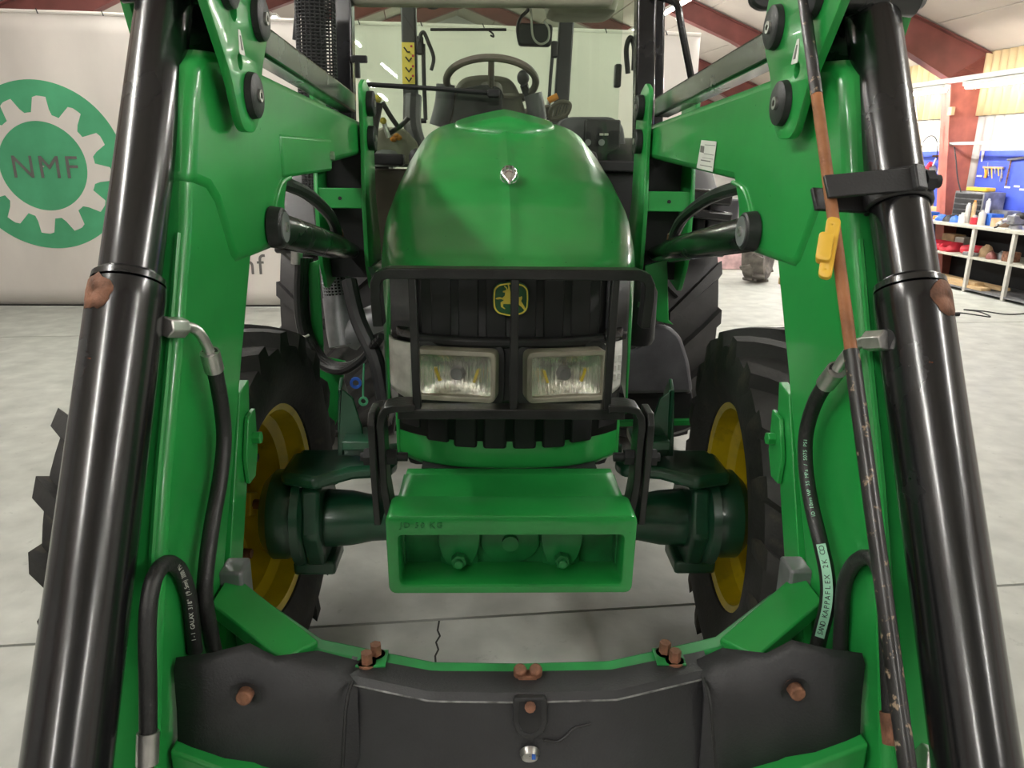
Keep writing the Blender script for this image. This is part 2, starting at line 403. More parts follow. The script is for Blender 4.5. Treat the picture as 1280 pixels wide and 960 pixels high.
def lp(r, a, off): return cur(lc.x+LR*r*math.sin(a), lc.z+LR*r*math.cos(a), off)
NA = 96
def rad_rings(f0, f1, off, k=5): return [[lp(f0(2*math.pi*i/NA)+(f1(2*math.pi*i/NA)-f0(2*math.pi*i/NA))*j/k, 2*math.pi*i/NA, off) for i in range(NA)] for j in range(k+1)]
obj('logo_disc', B().loft(rad_rings(lambda a: .01, lambda a: 1, .006, 8), cap=False), logog, t)
def gear(a):
    u = ((a/(2*math.pi)*12+.28) % 1.0); d = abs(u-.5)*2
    return .63+.19*max(0, min(1, (.62-d)/.2))
obj('logo_gear', B().loft(rad_rings(lambda a: .53, gear, .010), cap=False), curt, t)
def on_fabric(me, x, z, off):
    bm = bmesh.new(); bm.from_mesh(me); bmesh.ops.triangulate(bm, faces=bm.faces)
    for v in bm.verts: v.co = cur(x+v.co.x, z+v.co.y, off+v.co.z)
    bm.to_mesh(me); bm.free(); return me
obj('logo_text', on_fabric(text_mesh('NMF', .35, Matrix.Identity(4), spacing=1.15), lc.x+.02, lc.z-.02, .018), ink, t)
p = UY(303, 331, 9.13)
obj('lower_text', on_fabric(text_mesh('nf', .34, Matrix.Identity(4), spacing=1.1, align='LEFT'), p.x, p.z, .014), ink, t)

# ---------------- workbench side of the hall
bench = thing('workbench', 'long workbench with pale top, lower shelf and grey posts along the wall', 'workbench', H(8.15, 11, 0))
obj('worktop', B().box(H(8.15, 10.6, .905), (.82, 8.0, .04), RH), benchtop, bench, bev=.004)
obj('lower_shelf', B().box(H(8.15, 10.6, .485), (.80, 8.0, .025), RH), benchtop, bench)
obj('plinth', B().box(H(8.1, 10.6, .05), (.7, 8.0, .02), RH), greyst, bench)
obj('back_panel', B().box(H(8.54, 10.6, .45), (.02, 8.0, .9), RH), blackf, bench)
for hy in (7.7, 8.45, 9.2, 9.95, 11.5, 13.0): obj('post', B().box(H(7.77, hy, .445), (.045, .05, .88), RH), alu, bench)
def board(hy0, hy1, lab_):
    o = obj('tool_board', B().box(H(8.54, (hy0+hy1)/2, 1.47), (.02, hy1-hy0, .96), RH), bluem, bev=.003); tag(o, lab_, 'tool board')
board(11.62, 14.2, 'blue tool board on the far side of the red column')
board(8.0, 11.12, 'blue tool board on the near side of the red column')
# tools on the boards
def on_board(x, y, off=.03): d = ray(x, y); k = (8.53-off)/(d.dot(HX)); return CAM+d*k
t = thing('angle_grinder', 'red and black power tool hanging on the blue board', 'power tool', on_board(1159, 214))
obj('body', B().tube([on_board(1153, 224, .08), on_board(1158, 213, .08), on_board(1164, 204, .08)], [.055, .04], n=10), redpl, t)
obj('head', B().cyl(on_board(1165, 208, .09), on_board(1168, 215, .05), .05, n=12), greyst, t)
obj('guard', B().cyl(on_board(1157, 220, .10), on_board(1159, 221, .05), .06, n=14), blackf, t)
obj('handle', B().tube([on_board(1166, 207, .06), on_board(1170, 198, .06)], .014, n=8), white, t)
t = obj('cable_loop', B().tube([on_board(x, y, .02) for x, y in ((1151, 196), (1153, 180), (1160, 171), (1168, 171), (1172, 182), (1170, 200))], .006, n=6), blackf); tag(t, 'thin black cable looped over the pipe above the power tool', 'cable')
t = obj('cable', B().tube([on_board(x, y, .45) for x, y in ((1193, 184), (1195, 200), (1197, 222), (1201, 240))], .010, n=6), blackf); tag(t, 'black cable hanging down the red column', 'cable')
t = obj('wall_bracket', B().beam(on_board(1166, 195), on_board(1187, 195), .02, .03), rust); tag(t, 'rusty flat bar fixed beside the red column', 'bracket')
t = obj('hanging_clamp', B().tube([on_board(1184, 197), on_board(1183, 207), on_board(1180, 216)], .014, n=6), brown); tag(t, 'brown tool hanging from the rusty bar', 'tool')
t = obj('white_switch', B().box(on_board(1174, 213), (.02, .05, .1), RH), white, bev=.004); tag(t, 'small white box on the blue board', 'switch')
t = obj('junction_box', B().box(on_board(1189, 139, .5), (.06, .09, .12), RH), tan, bev=.006); tag(t, 'small tan box high on the red column', 'box')
t = thing('screwdriver', 'orange handled screwdriver hanging on the blue board', 'screwdriver', on_board(1233, 214))
obj('handle', B().cyl(on_board(1231.5, 222), on_board(1234, 212), .022, .016, n=10), orange, t); obj('shaft', B().cyl(on_board(1234, 212), on_board(1235, 203), .006, n=6), steel, t)
t = thing('hook_rail', 'rail with hooks and keys on the near blue board', 'rail', on_board(1242, 210))
obj('bar', B().beam(on_board(1229, 209), on_board(1254, 210), .02, .03), tan, t)
for i in range(6): obj('hook', B().tube([on_board(1231+4.2*i, 210, .05), on_board(1231.5+4.2*i, 217+3*(i % 3), .05)], .008, n=6, smooth=0), steel if i % 2 else yellowc, t)
t = thing('pull_bar', 'grey T shaped tool hanging on the blue board', 'tool', on_board(1268, 199))
obj('cross_bar', B().cyl(on_board(1260, 200), on_board(1281, 197), .018, n=8), greyst, t); obj('stem', B().cyl(on_board(1264, 199), on_board(1257, 232), .011, n=8), rust, t)
t = obj('spanner', B().tube([on_board(1252, 214), on_board(1250, 227)], .009, n=6, smooth=0), steel); tag(t, 'slim steel spanner hanging under the hook rail', 'spanner')
for x, y, lb_ in ((1224, 220, 'between column and screwdriver'), (1259, 234, 'under the spanner'), (1271, 233, 'right of the T shaped tool'), (1278, 237, 'at the photo edge')):
    t = obj('label_strip', B().box(on_board(x, y, .012), (.004, .11, .025), RH), white); tag(t, 'small white label strip on the blue board, '+lb_, 'label', 'board labels')
t = obj('pruner', B().tube([on_board(1229, 189), on_board(1228, 196), on_board(1227, 202)], [.022, .012], n=6), white); tag(t, 'pale hand tool at the corner of the near blue board', 'tool')
# tool chest and clutter on the worktop
def on_bench(x, hx, z=.925):                       # a spot on the bench: column x of the photograph at depth hx
    d = ray(x, 270); k = hx/(d.dot(HX)); p = CAM+d*k; return V((p.x, p.y, z))
p = on_bench(1220, 8.3); t = thing('tool_chest', 'grey tool chest with drawers in front of the red column', 'tool chest', p)
obj('body', B().box(p+V((0, 0, .22)), (.34, .62, .44), RH), greyst, t, bev=.008)
for i in range(5): obj('drawer', B().box(p-HX*.175+V((0, 0, .06+.08*i)), (.02, .56, .062), RH), blackm, t, bev=.004)
t = obj('yellow_case', B().box(p+V((0, 0, .475)), (.16, .42, .055), RH), yellowc, bev=.012); tag(t, 'flat yellow case lying on the tool chest', 'case')
t = obj('black_tray', B().box(p+V((.02, .2, .465))+HX*.12, (.12, .2, .05), RH), blackm, bev=.01); tag(t, 'black tray beside the yellow case on the tool chest', 'tray')
def bx(name, x, hx, size, mat, label, cat, rz=0, bev=.008):
    p = on_bench(x, hx); o = obj(name, B().box(p+V((0, 0, size[2]/2)), size, Matrix.Rotation(PH+rz, 3, 'Z')), mat, bev=bev); return tag(o, label, cat)
def can(name, x, hx, r, h, mat, label, cat, capm=None):
    p = on_bench(x, hx); t = thing(name, label, cat, p)
    obj('body', B().lathe([(0, .001), (0, r*.95), (.01, r), (h*.9, r), (h, r*.8), (h, .001)], p, (0, 0, 1), 16), mat, t)
    obj('cap', B().cyl(p+V((0, 0, h)), p+V((0, 0, h+.03)), r*.5, n=12), capm or blackm, t)
bx('blue_box', 1161, 8.0, (.18, .26, .11), bluep, 'small blue plastic box at the far end of the bench', 'box')
bx('wood_block', 1158, 8.3, (.1, .14, .26), wood, 'upright light wood block behind the blue box', 'wood block')
bx('wood_offcut', 1167, 8.3, (.08, .16, .17), wood, 'short wood offcut behind the blue box', 'wood block', .3)
bx('wood_stick', 1179, 8.35, (.05, .07, .33), wood, 'tall wood piece leaning at the red column', 'wood block', .1)
bx('orange_box', 1172, 8.0, (.09, .1, .06), orange, 'little orange box next to the blue box', 'box')
for i, (x, m, lb) in enumerate(((1177.5, bluep, 'blue rag heaped on the far half of the bench'), (1187, blackf, 'black cloth heaped on the bench by the red column'), (1196, bluep, 'crumpled blue cloth beside the white tub'))):
    p = on_bench(x, 7.95); b = B(); n = 14
    rings = []
    for j in range(6):
        zz = .075*math.sin(j/5*math.pi/2); rr = .070*math.cos(j/5*math.pi/2)+.01
        rings.append([p+V((rr*math.cos(2*math.pi*k/n)*(1+.25*random.random()), rr*math.sin(2*math.pi*k/n)*(1+.25*random.random()), zz*(1+.4*random.random()))) for k in range(n)])
    t = obj('rag', b.loft(rings), m, ang=60); tag(t, lb, 'rag')
can('white_tub', 1203.5, 7.93, .05, .12, white, 'white tub standing among rags on the bench', 'tub', white)
can('spray_can', 1209, 7.98, .035, .26, alu, 'silver spray can in the middle of the bench', 'can', white)
can('grey_canister', 1213, 8.2, .05, .24, greyst, 'grey canister behind the silver spray can', 'canister', orange)
can('glue_bottle', 1216, 8.04, .03, .30, wood, 'tall tan bottle in front of the tool chest', 'bottle', orange)
can('red_tin', 1219, 7.95, .055, .10, redpl, 'low red and grey tin in front of the tool chest', 'tin', alu)
can('white_can', 1228, 7.95, .05, .18, alu, 'pale metal can standing right of the red tin', 'can', alu)
can('white_bottle', 1233, 8.15, .032, .33, white, 'slim white bottle behind the pale metal can', 'bottle', white)
bx('blue_tray', 1240, 8.1, (.2, .22, .16), bluep, 'dark blue tray box on the near half of the bench', 'box')
bx('parts_box', 1257, 8.38, (.22, .3, .2), greyst, 'grey parts box behind the blue tray box', 'box')
bx('tan_carton', 1252, 8.0, (.16, .18, .12), tan, 'small tan carton next to the blue tray box', 'carton')
p = on_bench(1262, 7.95); t = thing('caulking_gun', 'white tube gun lying across the near bench', 'tool', p)
obj('barrel', B().cyl(p+V((-.16, -.02, .05)), p+V((.12, .05, .17)), .027, n=12), white, t); obj('handle', B().tube([p+V((-.14, -.02, .06)), p+V((-.18, -.06, .03)), p+V((-.2, -.03, .012))], .013, n=8), blackm, t)
p = on_bench(1272, 7.98); t = thing('bench_vice', 'dark steel bench vice at the near end of the bench', 'vice', p)
obj('base', B().cyl(p, p+V((0, 0, .06)), .09, .07, n=16), greyst, t); obj('jaw_block', B().box(p+V((0, 0, .12)), (.2, .14, .12), RH), greyst, t, bev=.015)
obj('screw_bar', B().cyl(p+V((-.2, 0, .1)), p+V((.12, 0, .1)), .018, n=10), steel, t); obj('anvil', B().ell(p+V((.05, -.02, .17)), (.09, .08, .05)), blackf, t)
bx('white_sheet', 1255, 7.83, (.10, .18, .012), white, 'loose white sheet flat on the near bench', 'sheet', .2, .002)
# lower shelf
def on_shelf(x, hx, z=.4985): return on_bench(x, hx, z)
names = ['red open front bin furthest along the lower shelf', 'red open front bin, second along the lower shelf', 'red open front bin, third along the lower shelf', 'red open front bin closest to the grey post']
for i, x in enumerate((1159, 1169, 1181, 1196)):
    p = on_shelf(x, 7.95); b = B(); w_, d_, h_ = .17, .24, .13
    R3 = RH
    def q(a, c, z): return p+R3 @ V((a, c, z))
    b.add([q(-d_/2, -w_/2, 0), q(d_/2, -w_/2, 0), q(d_/2, w_/2, 0), q(-d_/2, w_/2, 0), q(-d_/2-.03, -w_/2, .06), q(-d_/2+.06, -w_/2, h_), q(d_/2, -w_/2, h_), q(d_/2, w_/2, h_), q(-d_/2+.06, w_/2, h_), q(-d_/2-.03, w_/2, .06)],
          [(0, 1, 2, 3), (0, 3, 9, 4), (0, 4, 5, 6, 1), (2, 7, 8, 9, 3), (1, 6, 7, 2)])
    o = obj('parts_bin', b, redpl, solid=.006); tag(o, names[i], 'bin', 'red bins on the lower shelf')
def sx(name, x, hx, size, mat, label, cat, rz=0, bev=.01):
    p = on_shelf(x, hx); o = obj(name, B().box(p+V((0, 0, size[2]/2)), size, Matrix.Rotation(PH+rz, 3, 'Z')), mat, bev=bev); return tag(o, label, cat)
sx('cardboard_carton', 1197, 8.25, (.2, .28, .22), tan, 'cardboard carton standing behind the red bins', 'carton')
sx('grey_carton', 1210, 8.22, (.18, .16, .20), alu, 'grey carton behind the last red bin', 'carton', .2)
sx('red_fender_part', 1224, 8.0, (.22, .30, .13), redpl, 'flat red machine part right of the first grey post', 'machine part', .4, .05)
sx('grey_casting', 1222, 7.86, (.1, .2, .05), greyst, 'grey casting in front of the red machine part', 'machine part', .1)
for i, (x, hx, m, r, lb) in enumerate(((1241, 8.0, tan, .10, 'large brown rag pile on the lower shelf'), (1249, 7.90, brown, .065, 'dark brown rag pile on the lower shelf'), (1263, 8.02, greyst, .065, 'grey heap of metal parts on the lower shelf'))):
    p = on_shelf(x, hx); rings = []
    for j in range(6):
        zz = r*1.3*math.sin(j/5*math.pi/2); rr = r*.75*math.cos(j/5*math.pi/2)+.01
        rings.append([p+V((rr*math.cos(2*math.pi*k/12)*(1+.4*random.random()), rr*math.sin(2*math.pi*k/12)*(1+.4*random.random()), max(0, zz*(1+.4*random.random())))) for k in range(12)])
    tag(obj('rag_pile', B().loft(rings), m, ang=60), lb, 'rag pile')
sx('clay_pot_box', 1274, 7.95, (.16, .16, .13), rust, 'rust coloured box at the near end of the lower shelf', 'box')
for i, (a, b_, z, off, lb) in enumerate(((1168, 1250, .082, 0, 'lower light timber plank lying under the bench'), (1170, 1240, .125, .04, 'upper light timber plank lying under the bench'), (1180, 1275, .095, .22, 'wide timber plank at the back under the bench'))):
    A = on_bench(a, 7.85+off, z); Bp = on_bench(b_, 7.85+off, z)
    tag(obj('timber_plank', B().beam(A, Bp, .15, .042), wood, bev=.003), lb, 'plank')
cb = obj('extension_cable', B().tube([UZ(x, y, .008) for x, y in ((1186, 392), (1200, 391), (1222, 394), (1238, 396), (1225, 390), (1205, 387), (1230, 389), (1262, 393), (1300, 390))], .008, n=6), blackf); tag(cb, 'thin black cable lying in a loop on the floor', 'cable')
cb = obj('cable_plug', B().tube([UZ(1186, 392, .02), UZ(1192, 393, .02), UZ(1199, 393, .02)], .02, n=8), blackf); tag(cb, 'black plug at the end of the floor cable', 'plug')

# ---------------- things on the floor far behind, seen between mast and boom
def tyre_b(c, axis, R, w_, rin, n=48):
    return B().lathe([(-w_*.36, rin), (-w_*.5, rin+(R-rin)*.45), (-w_*.46, R*.94), (-w_*.2, R*.985), (w_*.2, R*.985), (w_*.46, R*.94), (w_*.5, rin+(R-rin)*.45), (w_*.36, rin), (w_*.3, rin*.97), (-w_*.3, rin*.97)], c, axis, n, closed=True)
oldrub = pmat('old_grey_rubber', (.14, .125, .11), .8, var=.25, scale=7)
p = H(5.12, 11.0, 0); t = thing('loose_tractor_wheel', 'loose ribbed tractor wheel standing on the floor behind the loader', 'wheel', p)
ax = (RH @ V((1, -.75, 0))).normalized(); c = p+V((0, 0, .50))
obj('tyre', tyre_b(c, ax, .475, .34, .27, 32), oldrub, t)
obj('rim', B().lathe([(-.13, .275), (-.1, .25), (-.05, .23), (-.04, .05), (-.04, .001)], c, ax, 28), alu, t)
src = None
for i in range(18):
    a = 2*math.pi*i/18; e1 = V((0, 0, 1)); e2 = ax.cross(e1)
    rd = e1*math.cos(a)+e2*math.sin(a); tn = ax.cross(rd)
    sgn = 1 if i % 2 else -1
    obj('tread_lug', B().beam(c+rd*.483+ax*(.01*sgn)-tn*.03, c+rd*.470+ax*(.165*sgn)+tn*.03, .06, .035, rd), oldrub, t)
for nm, x, y0, hx, hy, sz, m, lb, cat in (('black_crate', 0, 0, 4.35, 13.2, (.9, .5, .42), blackf, 'black crate on the floor in the back of the hall', 'crate'),
    ('wrapped_bale', 0, 0, 5.25, 12.6, (.62, .6, .42), pinkwrap, 'pink plastic wrapped bale on the floor behind the loose wheel', 'bale'),
    ('cream_carton', 0, 0, 4.35, 13.2, (.8, .45, .26), tan, 'tan carton on top of the black crate', 'carton'),
    ('metal_cabinet', 0, 0, 6.0, 13.4, (.7, .5, .5), greyst, 'grey metal box on the floor behind the wrapped bale', 'box')):
    z0 = .42 if nm == 'cream_carton' else 0
    tag(obj(nm, B().box(H(hx, hy, z0+sz[2]/2), sz, RH), m, bev=.02), lb, cat)
tag(obj('white_pallet_box', B().box(H(5.25, 12.6, .48), (.7, .6, .12), RH), white, bev=.01), 'flat white box lying on the pink wrapped bale', 'box')
tag(obj('wood_chock', B().box(H(5.5, 10.75, .05), (.24, .16, .1), Matrix.Rotation(.5, 3, 'Z')), wood, bev=.01), 'light wood chock on the floor against the loose wheel', 'chock')
sp = obj('partition_sheet', B().box(H(6.9, 19.6, 1.3), (3.2, .06, 2.6), RH), white); tag(sp, 'tall white partition sheet in the far back of the hall', 'partition')

# ================================================================== TRACTOR
TR = thing('tractor', 'green tractor with yellow rims, black front guard and glazed cab', 'tractor', (XC, 3.6, 0))
def mirror_pts(poly): return [V((2*XC-p[0], p[1], p[2])) for p in poly]

# --- hood
HS = [(1.965, .318, 1.474, 1.445), (1.985, .332, 1.490, 1.42), (2.03, .350, 1.512, 1.40), (2.12, .368, 1.548, 1.385), (2.25, .388, 1.610, 1.365), (2.45, .405, 1.688, 1.36),
      (2.75, .412, 1.765, 1.35), (3.10, .418, 1.842, 1.35), (3.45, .420, 1.905, 1.35)]
def interp(tab, y):
    for a, b in zip(tab, tab[1:]):
        if y <= b[0]: k = (y-a[0])/(b[0]-a[0]); return [p+(q-p)*k for p, q in zip(a, b)]
    return list(tab[-1])
def hood_pt(Y, a):
    _, w_, zr, zs = interp(HS, Y); n = 4.0
    c, s = math.cos(a), math.sin(a)
    x = w_*math.copysign(abs(c)**(2/n), c); z = zs+(zr-zs)*abs(s)**(2/n)
    z += .010*max(0, 1-abs(x)/.030)*min(1, max(0, (Y-2.0)/.15))
    sweep = .13*max(0, (2.75-Y)/.8)*(abs(x)/w_)**2.6
    return V((XC+x, Y+sweep, z))
HF = sorted({round(math.sin(math.pi/2*(-1+2*i/60)), 6) for i in range(61)} | {.012, -.012, .035, -.035, .07, -.07}, reverse=True)
rows = []
NY = 40
for j in range(NY+1):
    t_ = j/NY; Y = 1.965+(3.45-1.965)*t_**1.35
    row = [hood_pt(Y, math.acos(math.copysign(f_*f_, f_))) for f_ in HF]
    zb = 1.0 if Y > 2.1 else 1.42-.42*max(0, (Y-1.98)/.12)**1.0
    zb = min(zb, row[0].z-.004)
    rt = row[0].copy(); rt.z = zb; lf = row[-1].copy(); lf.z = zb
    rows.append([rt]+row+[lf])
hood = obj('hood', B().grid(rows), green, TR, solid=.006, ang=24)
# raised cowl at the back of the hood
rows = []
for j in range(13):
    v = j/12; r_ = []
    for i in range(33):
        u_ = -1+2*i/32; x = .205*u_
        yf = 3.13+.16*u_*u_*u_*u_-.03*(1-u_*u_)
        Y = yf+(3.50-yf)*v
        _, w_, zr, zs = interp(HS, Y); zz = zs+(zr-zs)*max(0, 1-(abs(x)/w_)**4.0)**(1/4.0)
        z = zz-.006+(.014+.05*(1-abs(u_)**1.15))*min(1, v*6)**.5*(1-.15*v)
        r_.append(V((XC+x, Y, z)))
    rows.append(r_)
obj('hood_cowl', B().grid(rows), green, TR, solid=.01, ang=60)
# chrome badge on the nose
nrm = V((0, -.36, .93)).normalized(); p = hood_pt(2.43, math.pi/2)+nrm*.010
bd = B(); rings = []
for j in range(6):
    a = math.pi/2*j/5; rings.append([p+V((1, 0, 0))*(.029*math.cos(a)*math.cos(t)+0)+V((0, .93, .36))*(.062*math.cos(a)*math.sin(t))+nrm*(.026*math.sin(a)) for t in [2*math.pi*k/20 for k in range(20)]])
bad = obj('nose_badge', bd.loft(rings), chrome, TR, ang=60)
for q in (-.012, 0, .012): obj('badge_bar', B().tube([p+V((q, -.045, -.010)), p+nrm*.022+V((q, -.018, -.006)), p+nrm*.0245+V((q, .012, .004)), p+nrm*.012+V((q, .045, .016))], .0022, n=6), ink, bad)

# --- grille: curved in plan
def gx(x, y0=1.99): return y0+.115*(abs(x)/.33)**3.0        # plan curve of the nose
def wall_strip(x0, x1, z0, z1, y0=1.99, n=24, dz=0):
    return [[V((XC+x0+(x1-x0)*i/n, gx(x0+(x1-x0)*i/n, y0), z)) for i in range(n+1)] for z in (z0, z1)]
gr = obj('grille', B().grid(wall_strip(-.315, .315, .985, 1.47, 2.02, 40)), blackf, TR, solid=.01)
for k, x in enumerate((-.27, -.19, -.115, -.04, .04, .115, .19, .27)):
    wd = .064
    obj('grille_rib', B().prism([V((XC+x+a, gx(x+a, 2.02)-b_, 1.285)) for a, b_ in ((-wd/2, .0), (-wd/2+.006, .014), (wd/2-.006, .014), (wd/2, 0))], (0, 0, .185)), blackf, gr, bev=.002)
for k, x in enumerate((-.285, -.205, -.125, -.042, .042, .125, .205, .285)):
    wd = .072; zb = .965-.0*abs(x) + .05*(abs(x)/.3)**4
    obj('grille_rib', B().prism([V((XC+x+a, gx(x+a, 2.02)-b_, zb)) for a, b_ in ((-wd/2, .0), (-wd/2+.008, .016), (wd/2-.008, .016), (wd/2, 0))], (0, 0, 1.11-zb)), blackf, gr, bev=.003)
# band with the lamps, and the ridge above it
def band(z0, z1, y0, x=.325, mat=blackm, name='lamp_band', bev=.008, depth=.05):
    n = 28; outer = [(-x+2*x*i/n, gx(-x+2*x*i/n, y0)) for i in range(n+1)]
    return obj(name, B().loft([[V((XC+a, b_, z)) for a, b_ in outer]+[V((XC+a*.96, b_+depth, z)) for a, b_ in outer[::-1]] for z in (z0, z1)]), mat, TR, bev=bev)
band(1.105, 1.265, 1.992)
band(1.262, 1.288, 1.978, .335, name='grille_ridge')
for s in (-1, 1):   # grey corner panels beside the upper grille
    rows = [[V((XC+s*x, gx(x, 2.0), z)) for x in [.262+.064*i/8 for i in range(9)]] for z in (1.285, 1.44)]
    obj('corner_panel', B().grid(rows), greyp, TR, solid=.012)
# headlights
for s in (-1, 1):
    pc = UY(572 if s < 0 else 703.5, 459.5, 1.985); cx = XC+s*.146; cz = 1.195; w2, h2 = .108, .066
    cy = 1.966
    R_ = frame((cx, cy, cz), (1, s*.16, 0), (0, .05, 1))
    hl = objm('headlight', plate_mesh(rounded([(-w2, -h2), (w2, -h2), (w2, h2), (-w2, h2)], .018), [rounded([(-w2+.008, -h2+.008), (w2-.008, -h2+.008), (w2-.008, h2-.008), (-w2+.008, h2-.008)], .012)], .060, R_, .003), bezel, TR)
    rr = []
    for j in range(9):
        v = -1+2*j/8; row = []
        for i in range(13):
            u_ = -1+2*i/12
            row.append(R_ @ V((u_*(w2-.008), v*(h2-.008), .012-.030*(1-.9*abs(u_)**2)*(1-.8*abs(v)**3))))
        rr.append(row)
    obj('reflector', B().grid(rr), reflector, hl)
    obj('bulb_shield', B().cyl(R_ @ V((0, 0, -.020)), R_ @ V((0, 0, .004)), .022, .016, n=16), greyst, hl)
    for q in (-1, 1): obj('yellow_reflection', B().box(R_ @ V((q*.052, -.005, -.004)), (.007, .004, .036), Matrix.Rotation(q*.3, 3, 'Y')), emyel, hl)  # yellow reflections in the lamp, built as small coloured bars
    pl = []
    for i in range(27):
        u_ = -1+2*i/26; pl.append(u_)
    rows = [[R_ @ V((u_*(w2-.009), v*(h2-.009), .020+.003*(1-u_*u_))) for u_ in [-1+2*i/96 for i in range(97)]] for v in (-1, 1)]
    obj('lens', B().grid(rows), lampglass, hl)
    # recess around the lamp on the inner side
    objm('lamp_recess', plate_mesh(rounded([(-w2-.012, -h2-.026), (w2+.020, -h2-.026), (w2+.020, h2+.010), (-w2-.012, h2+.010)] if s < 0 else [(-w2-.020, -h2-.026), (w2+.012, -h2-.026), (w2+.012, h2+.010), (-w2-.020, h2+.010)], .03), [], .012,
                      frame((cx, cy+.034, cz), (1, s*.16, 0), (0, .05, 1)), .003), blackm, TR)
    # corner lamp wrapping round the side
    n = 12; fr = []
    xs = [(.262+.066*i/n) for i in range(n+1)]
    def cy_(x): return gx(x, 1.985)+ (max(0, x-.315)/.013)**2*.05
    rows = [[V((XC+s*x, cy_(x)-.004*(1 if 0 < k < 4 else 0), z)) for x in xs] for k, z in enumerate((1.125+.0, 1.135, 1.18, 1.225, 1.262))]
    rows[0] = [V((p_.x, p_.y, 1.105+.03*(i/n)**2)) for i, p_ in enumerate(rows[0])]
    sl = obj('corner_lamp', B().grid(rows), lensw, TR, solid=.02)
    for kx in range(3):
        for kz in range(3):
            x = .283+.014*kx; obj('lamp_prism', B().box(V((XC+s*x, cy_(x)-.006, 1.16+.026*kz)), (.010, .006, .018)), lensw, sl, bev=.002)
    obj('corner_ridge', B().grid([[V((XC+s*x, cy_(x)-d_, z)) for x in xs] for z, d_ in ((1.266, .004), (1.278, .016), (1.292, .010), (1.305, -.002))]), blackp, TR, solid=.008)
# emblem: leaping deer on a green shield
ec = V((XC-.002, 1.985, 1.395))
EM = frame(ec, (1, 0, 0), (0, 0, 1))
sh = [(-.047, .030), (-.034, .042), (0, .047), (.034, .042), (.047, .030), (.049, 0), (.047, -.026), (.036, -.040), (0, -.048), (-.036, -.040), (-.047, -.026), (-.049, 0)]
sh = [(x*.94, z*.94) for x, z in sh]
em = objm('emblem', plate_mesh(rounded(sh, .010), [], .012, frame(ec+V((0, .004, 0)), (1, 0, 0), (0, 0, 1)), .002), emgreen, TR)
objm('emblem_rim', plate_mesh(rounded(sh, .010), [rounded([(x*.92, z*.92) for x, z in sh], .010)], .003, frame(ec+V((0, -.003, 0)), (1, 0, 0), (0, 0, 1))), emyel, em)
deer = [(-.038, .004), (-.030, .006), (-.022, .004), (-.016, .010), (-.015, .018), (-.021, .019), (-.021, .022), (-.012, .025), (-.013, .030), (-.018, .034), (-.017, .036), (-.011, .032), (-.009, .026),
        (-.007, .032), (-.009, .040), (-.006, .040), (-.003, .031), (-.002, .024), (.000, .019), (.012, .010), (.024, .006), (.029, .009), (.030, .004), (.027, -.004), (.036, -.018), (.041, -.030), (.038, -.031),
        (.028, -.019), (.016, -.010), (.004, -.012), (-.008, -.012), (-.020, -.012), (-.020, -.020), (-.014, -.024), (-.016, -.026), (-.026, -.020), (-.027, -.008), (-.018, -.002), (-.026, .001), (-.036, -.000), (-.040, .001)]
objm('deer', plate_mesh(deer, [], .003, frame(ec+V((0, -.0035, 0)), (1, 0, 0), (0, 0, 1))), emyel, em)

# --- green lower lip under the grille
def lip_ring(z, x, y0, d): return x, y0, z
prof = [(0.0, 1.02), (-.012, .99), (-.02, .955), (-.026, .925), (-.022, .905), (.004, .885), (.05, .885), (.05, 1.02)]
path = []
n = 40
for i in range(n+1):
    a = -1+2*i/n; x = .328*a
    path.append((x, gx(abs(x), 2.03)+.0, 0.10*max(0, abs(a)-.75)/.25))
rings = []
for x, y, up in path:
    rise = .055*(abs(x)/.328)**5
    rings.append([V((XC+x, y+dy, z+(rise if z > .93 else rise*.2) - (.05 if z > .99 else 0)*(1-(abs(x)/.328)**6))) for dy, z in prof])
obj('front_lip', B().loft(rings), green, TR, bev=.004)
obj('front_lip_side', B().box(V((XC-.325, 2.28, .98)), (.012, .34, .14)), green, TR, bev=.004); obj('front_lip_side', B().box(V((XC+.322, 2.28, .98)), (.012, .34, .14)), green, TR, bev=.004)
obj('nose_support', B().box(V((XC, 2.09, .875)), (.50, .16, .06)), blackf, TR)

# --- front weight: hollow casting
wx, wy0, wy1, zt, zb = .304, 1.715, 2.0, .893, .688
wt = thing_w = None
outl = rounded([(-wx, zb), (wx, zb), (wx+.003, zt), (-wx-.003, zt)], .014)
hole = rounded([(-wx+.014, zb+.013), (wx-.014, zb+.013), (wx-.013, zt-.040), (-wx+.013, zt-.040)], .02)
FW = frame((XC, wy0+.06, 0), (1, 0, 0), (0, 0, 1))
weight = objm('front_weight', plate_mesh(outl, [hole], .12, FW, .008), green, TR)
def wz(x, k): return zt-.002-.030*math.sin(math.pi*min(1, k))*0 + 0
rows = []
for j in range(9):
    k = j/8; Y = wy0+.008+(wy1-.008-wy0)*k; r_ = []
    for i in range(21):
        u_ = -1+2*i/20; half = .300-.012*k
        dish = .022*math.sin(math.pi*min(1, k*1.0))*(0 if k < .01 else 1)*max(0, math.cos(u_*math.pi/2))**.6
        r_.append(V((XC+half*u_, Y, zt+.002-dish+.012*k)))
    rows.append(r_)
obj('weight_top', B().grid(rows), green, weight, solid=.02)
obj('weight_back', B().box(V((XC, 1.86, .785)), (.57, .03, .19)), greend, weight)
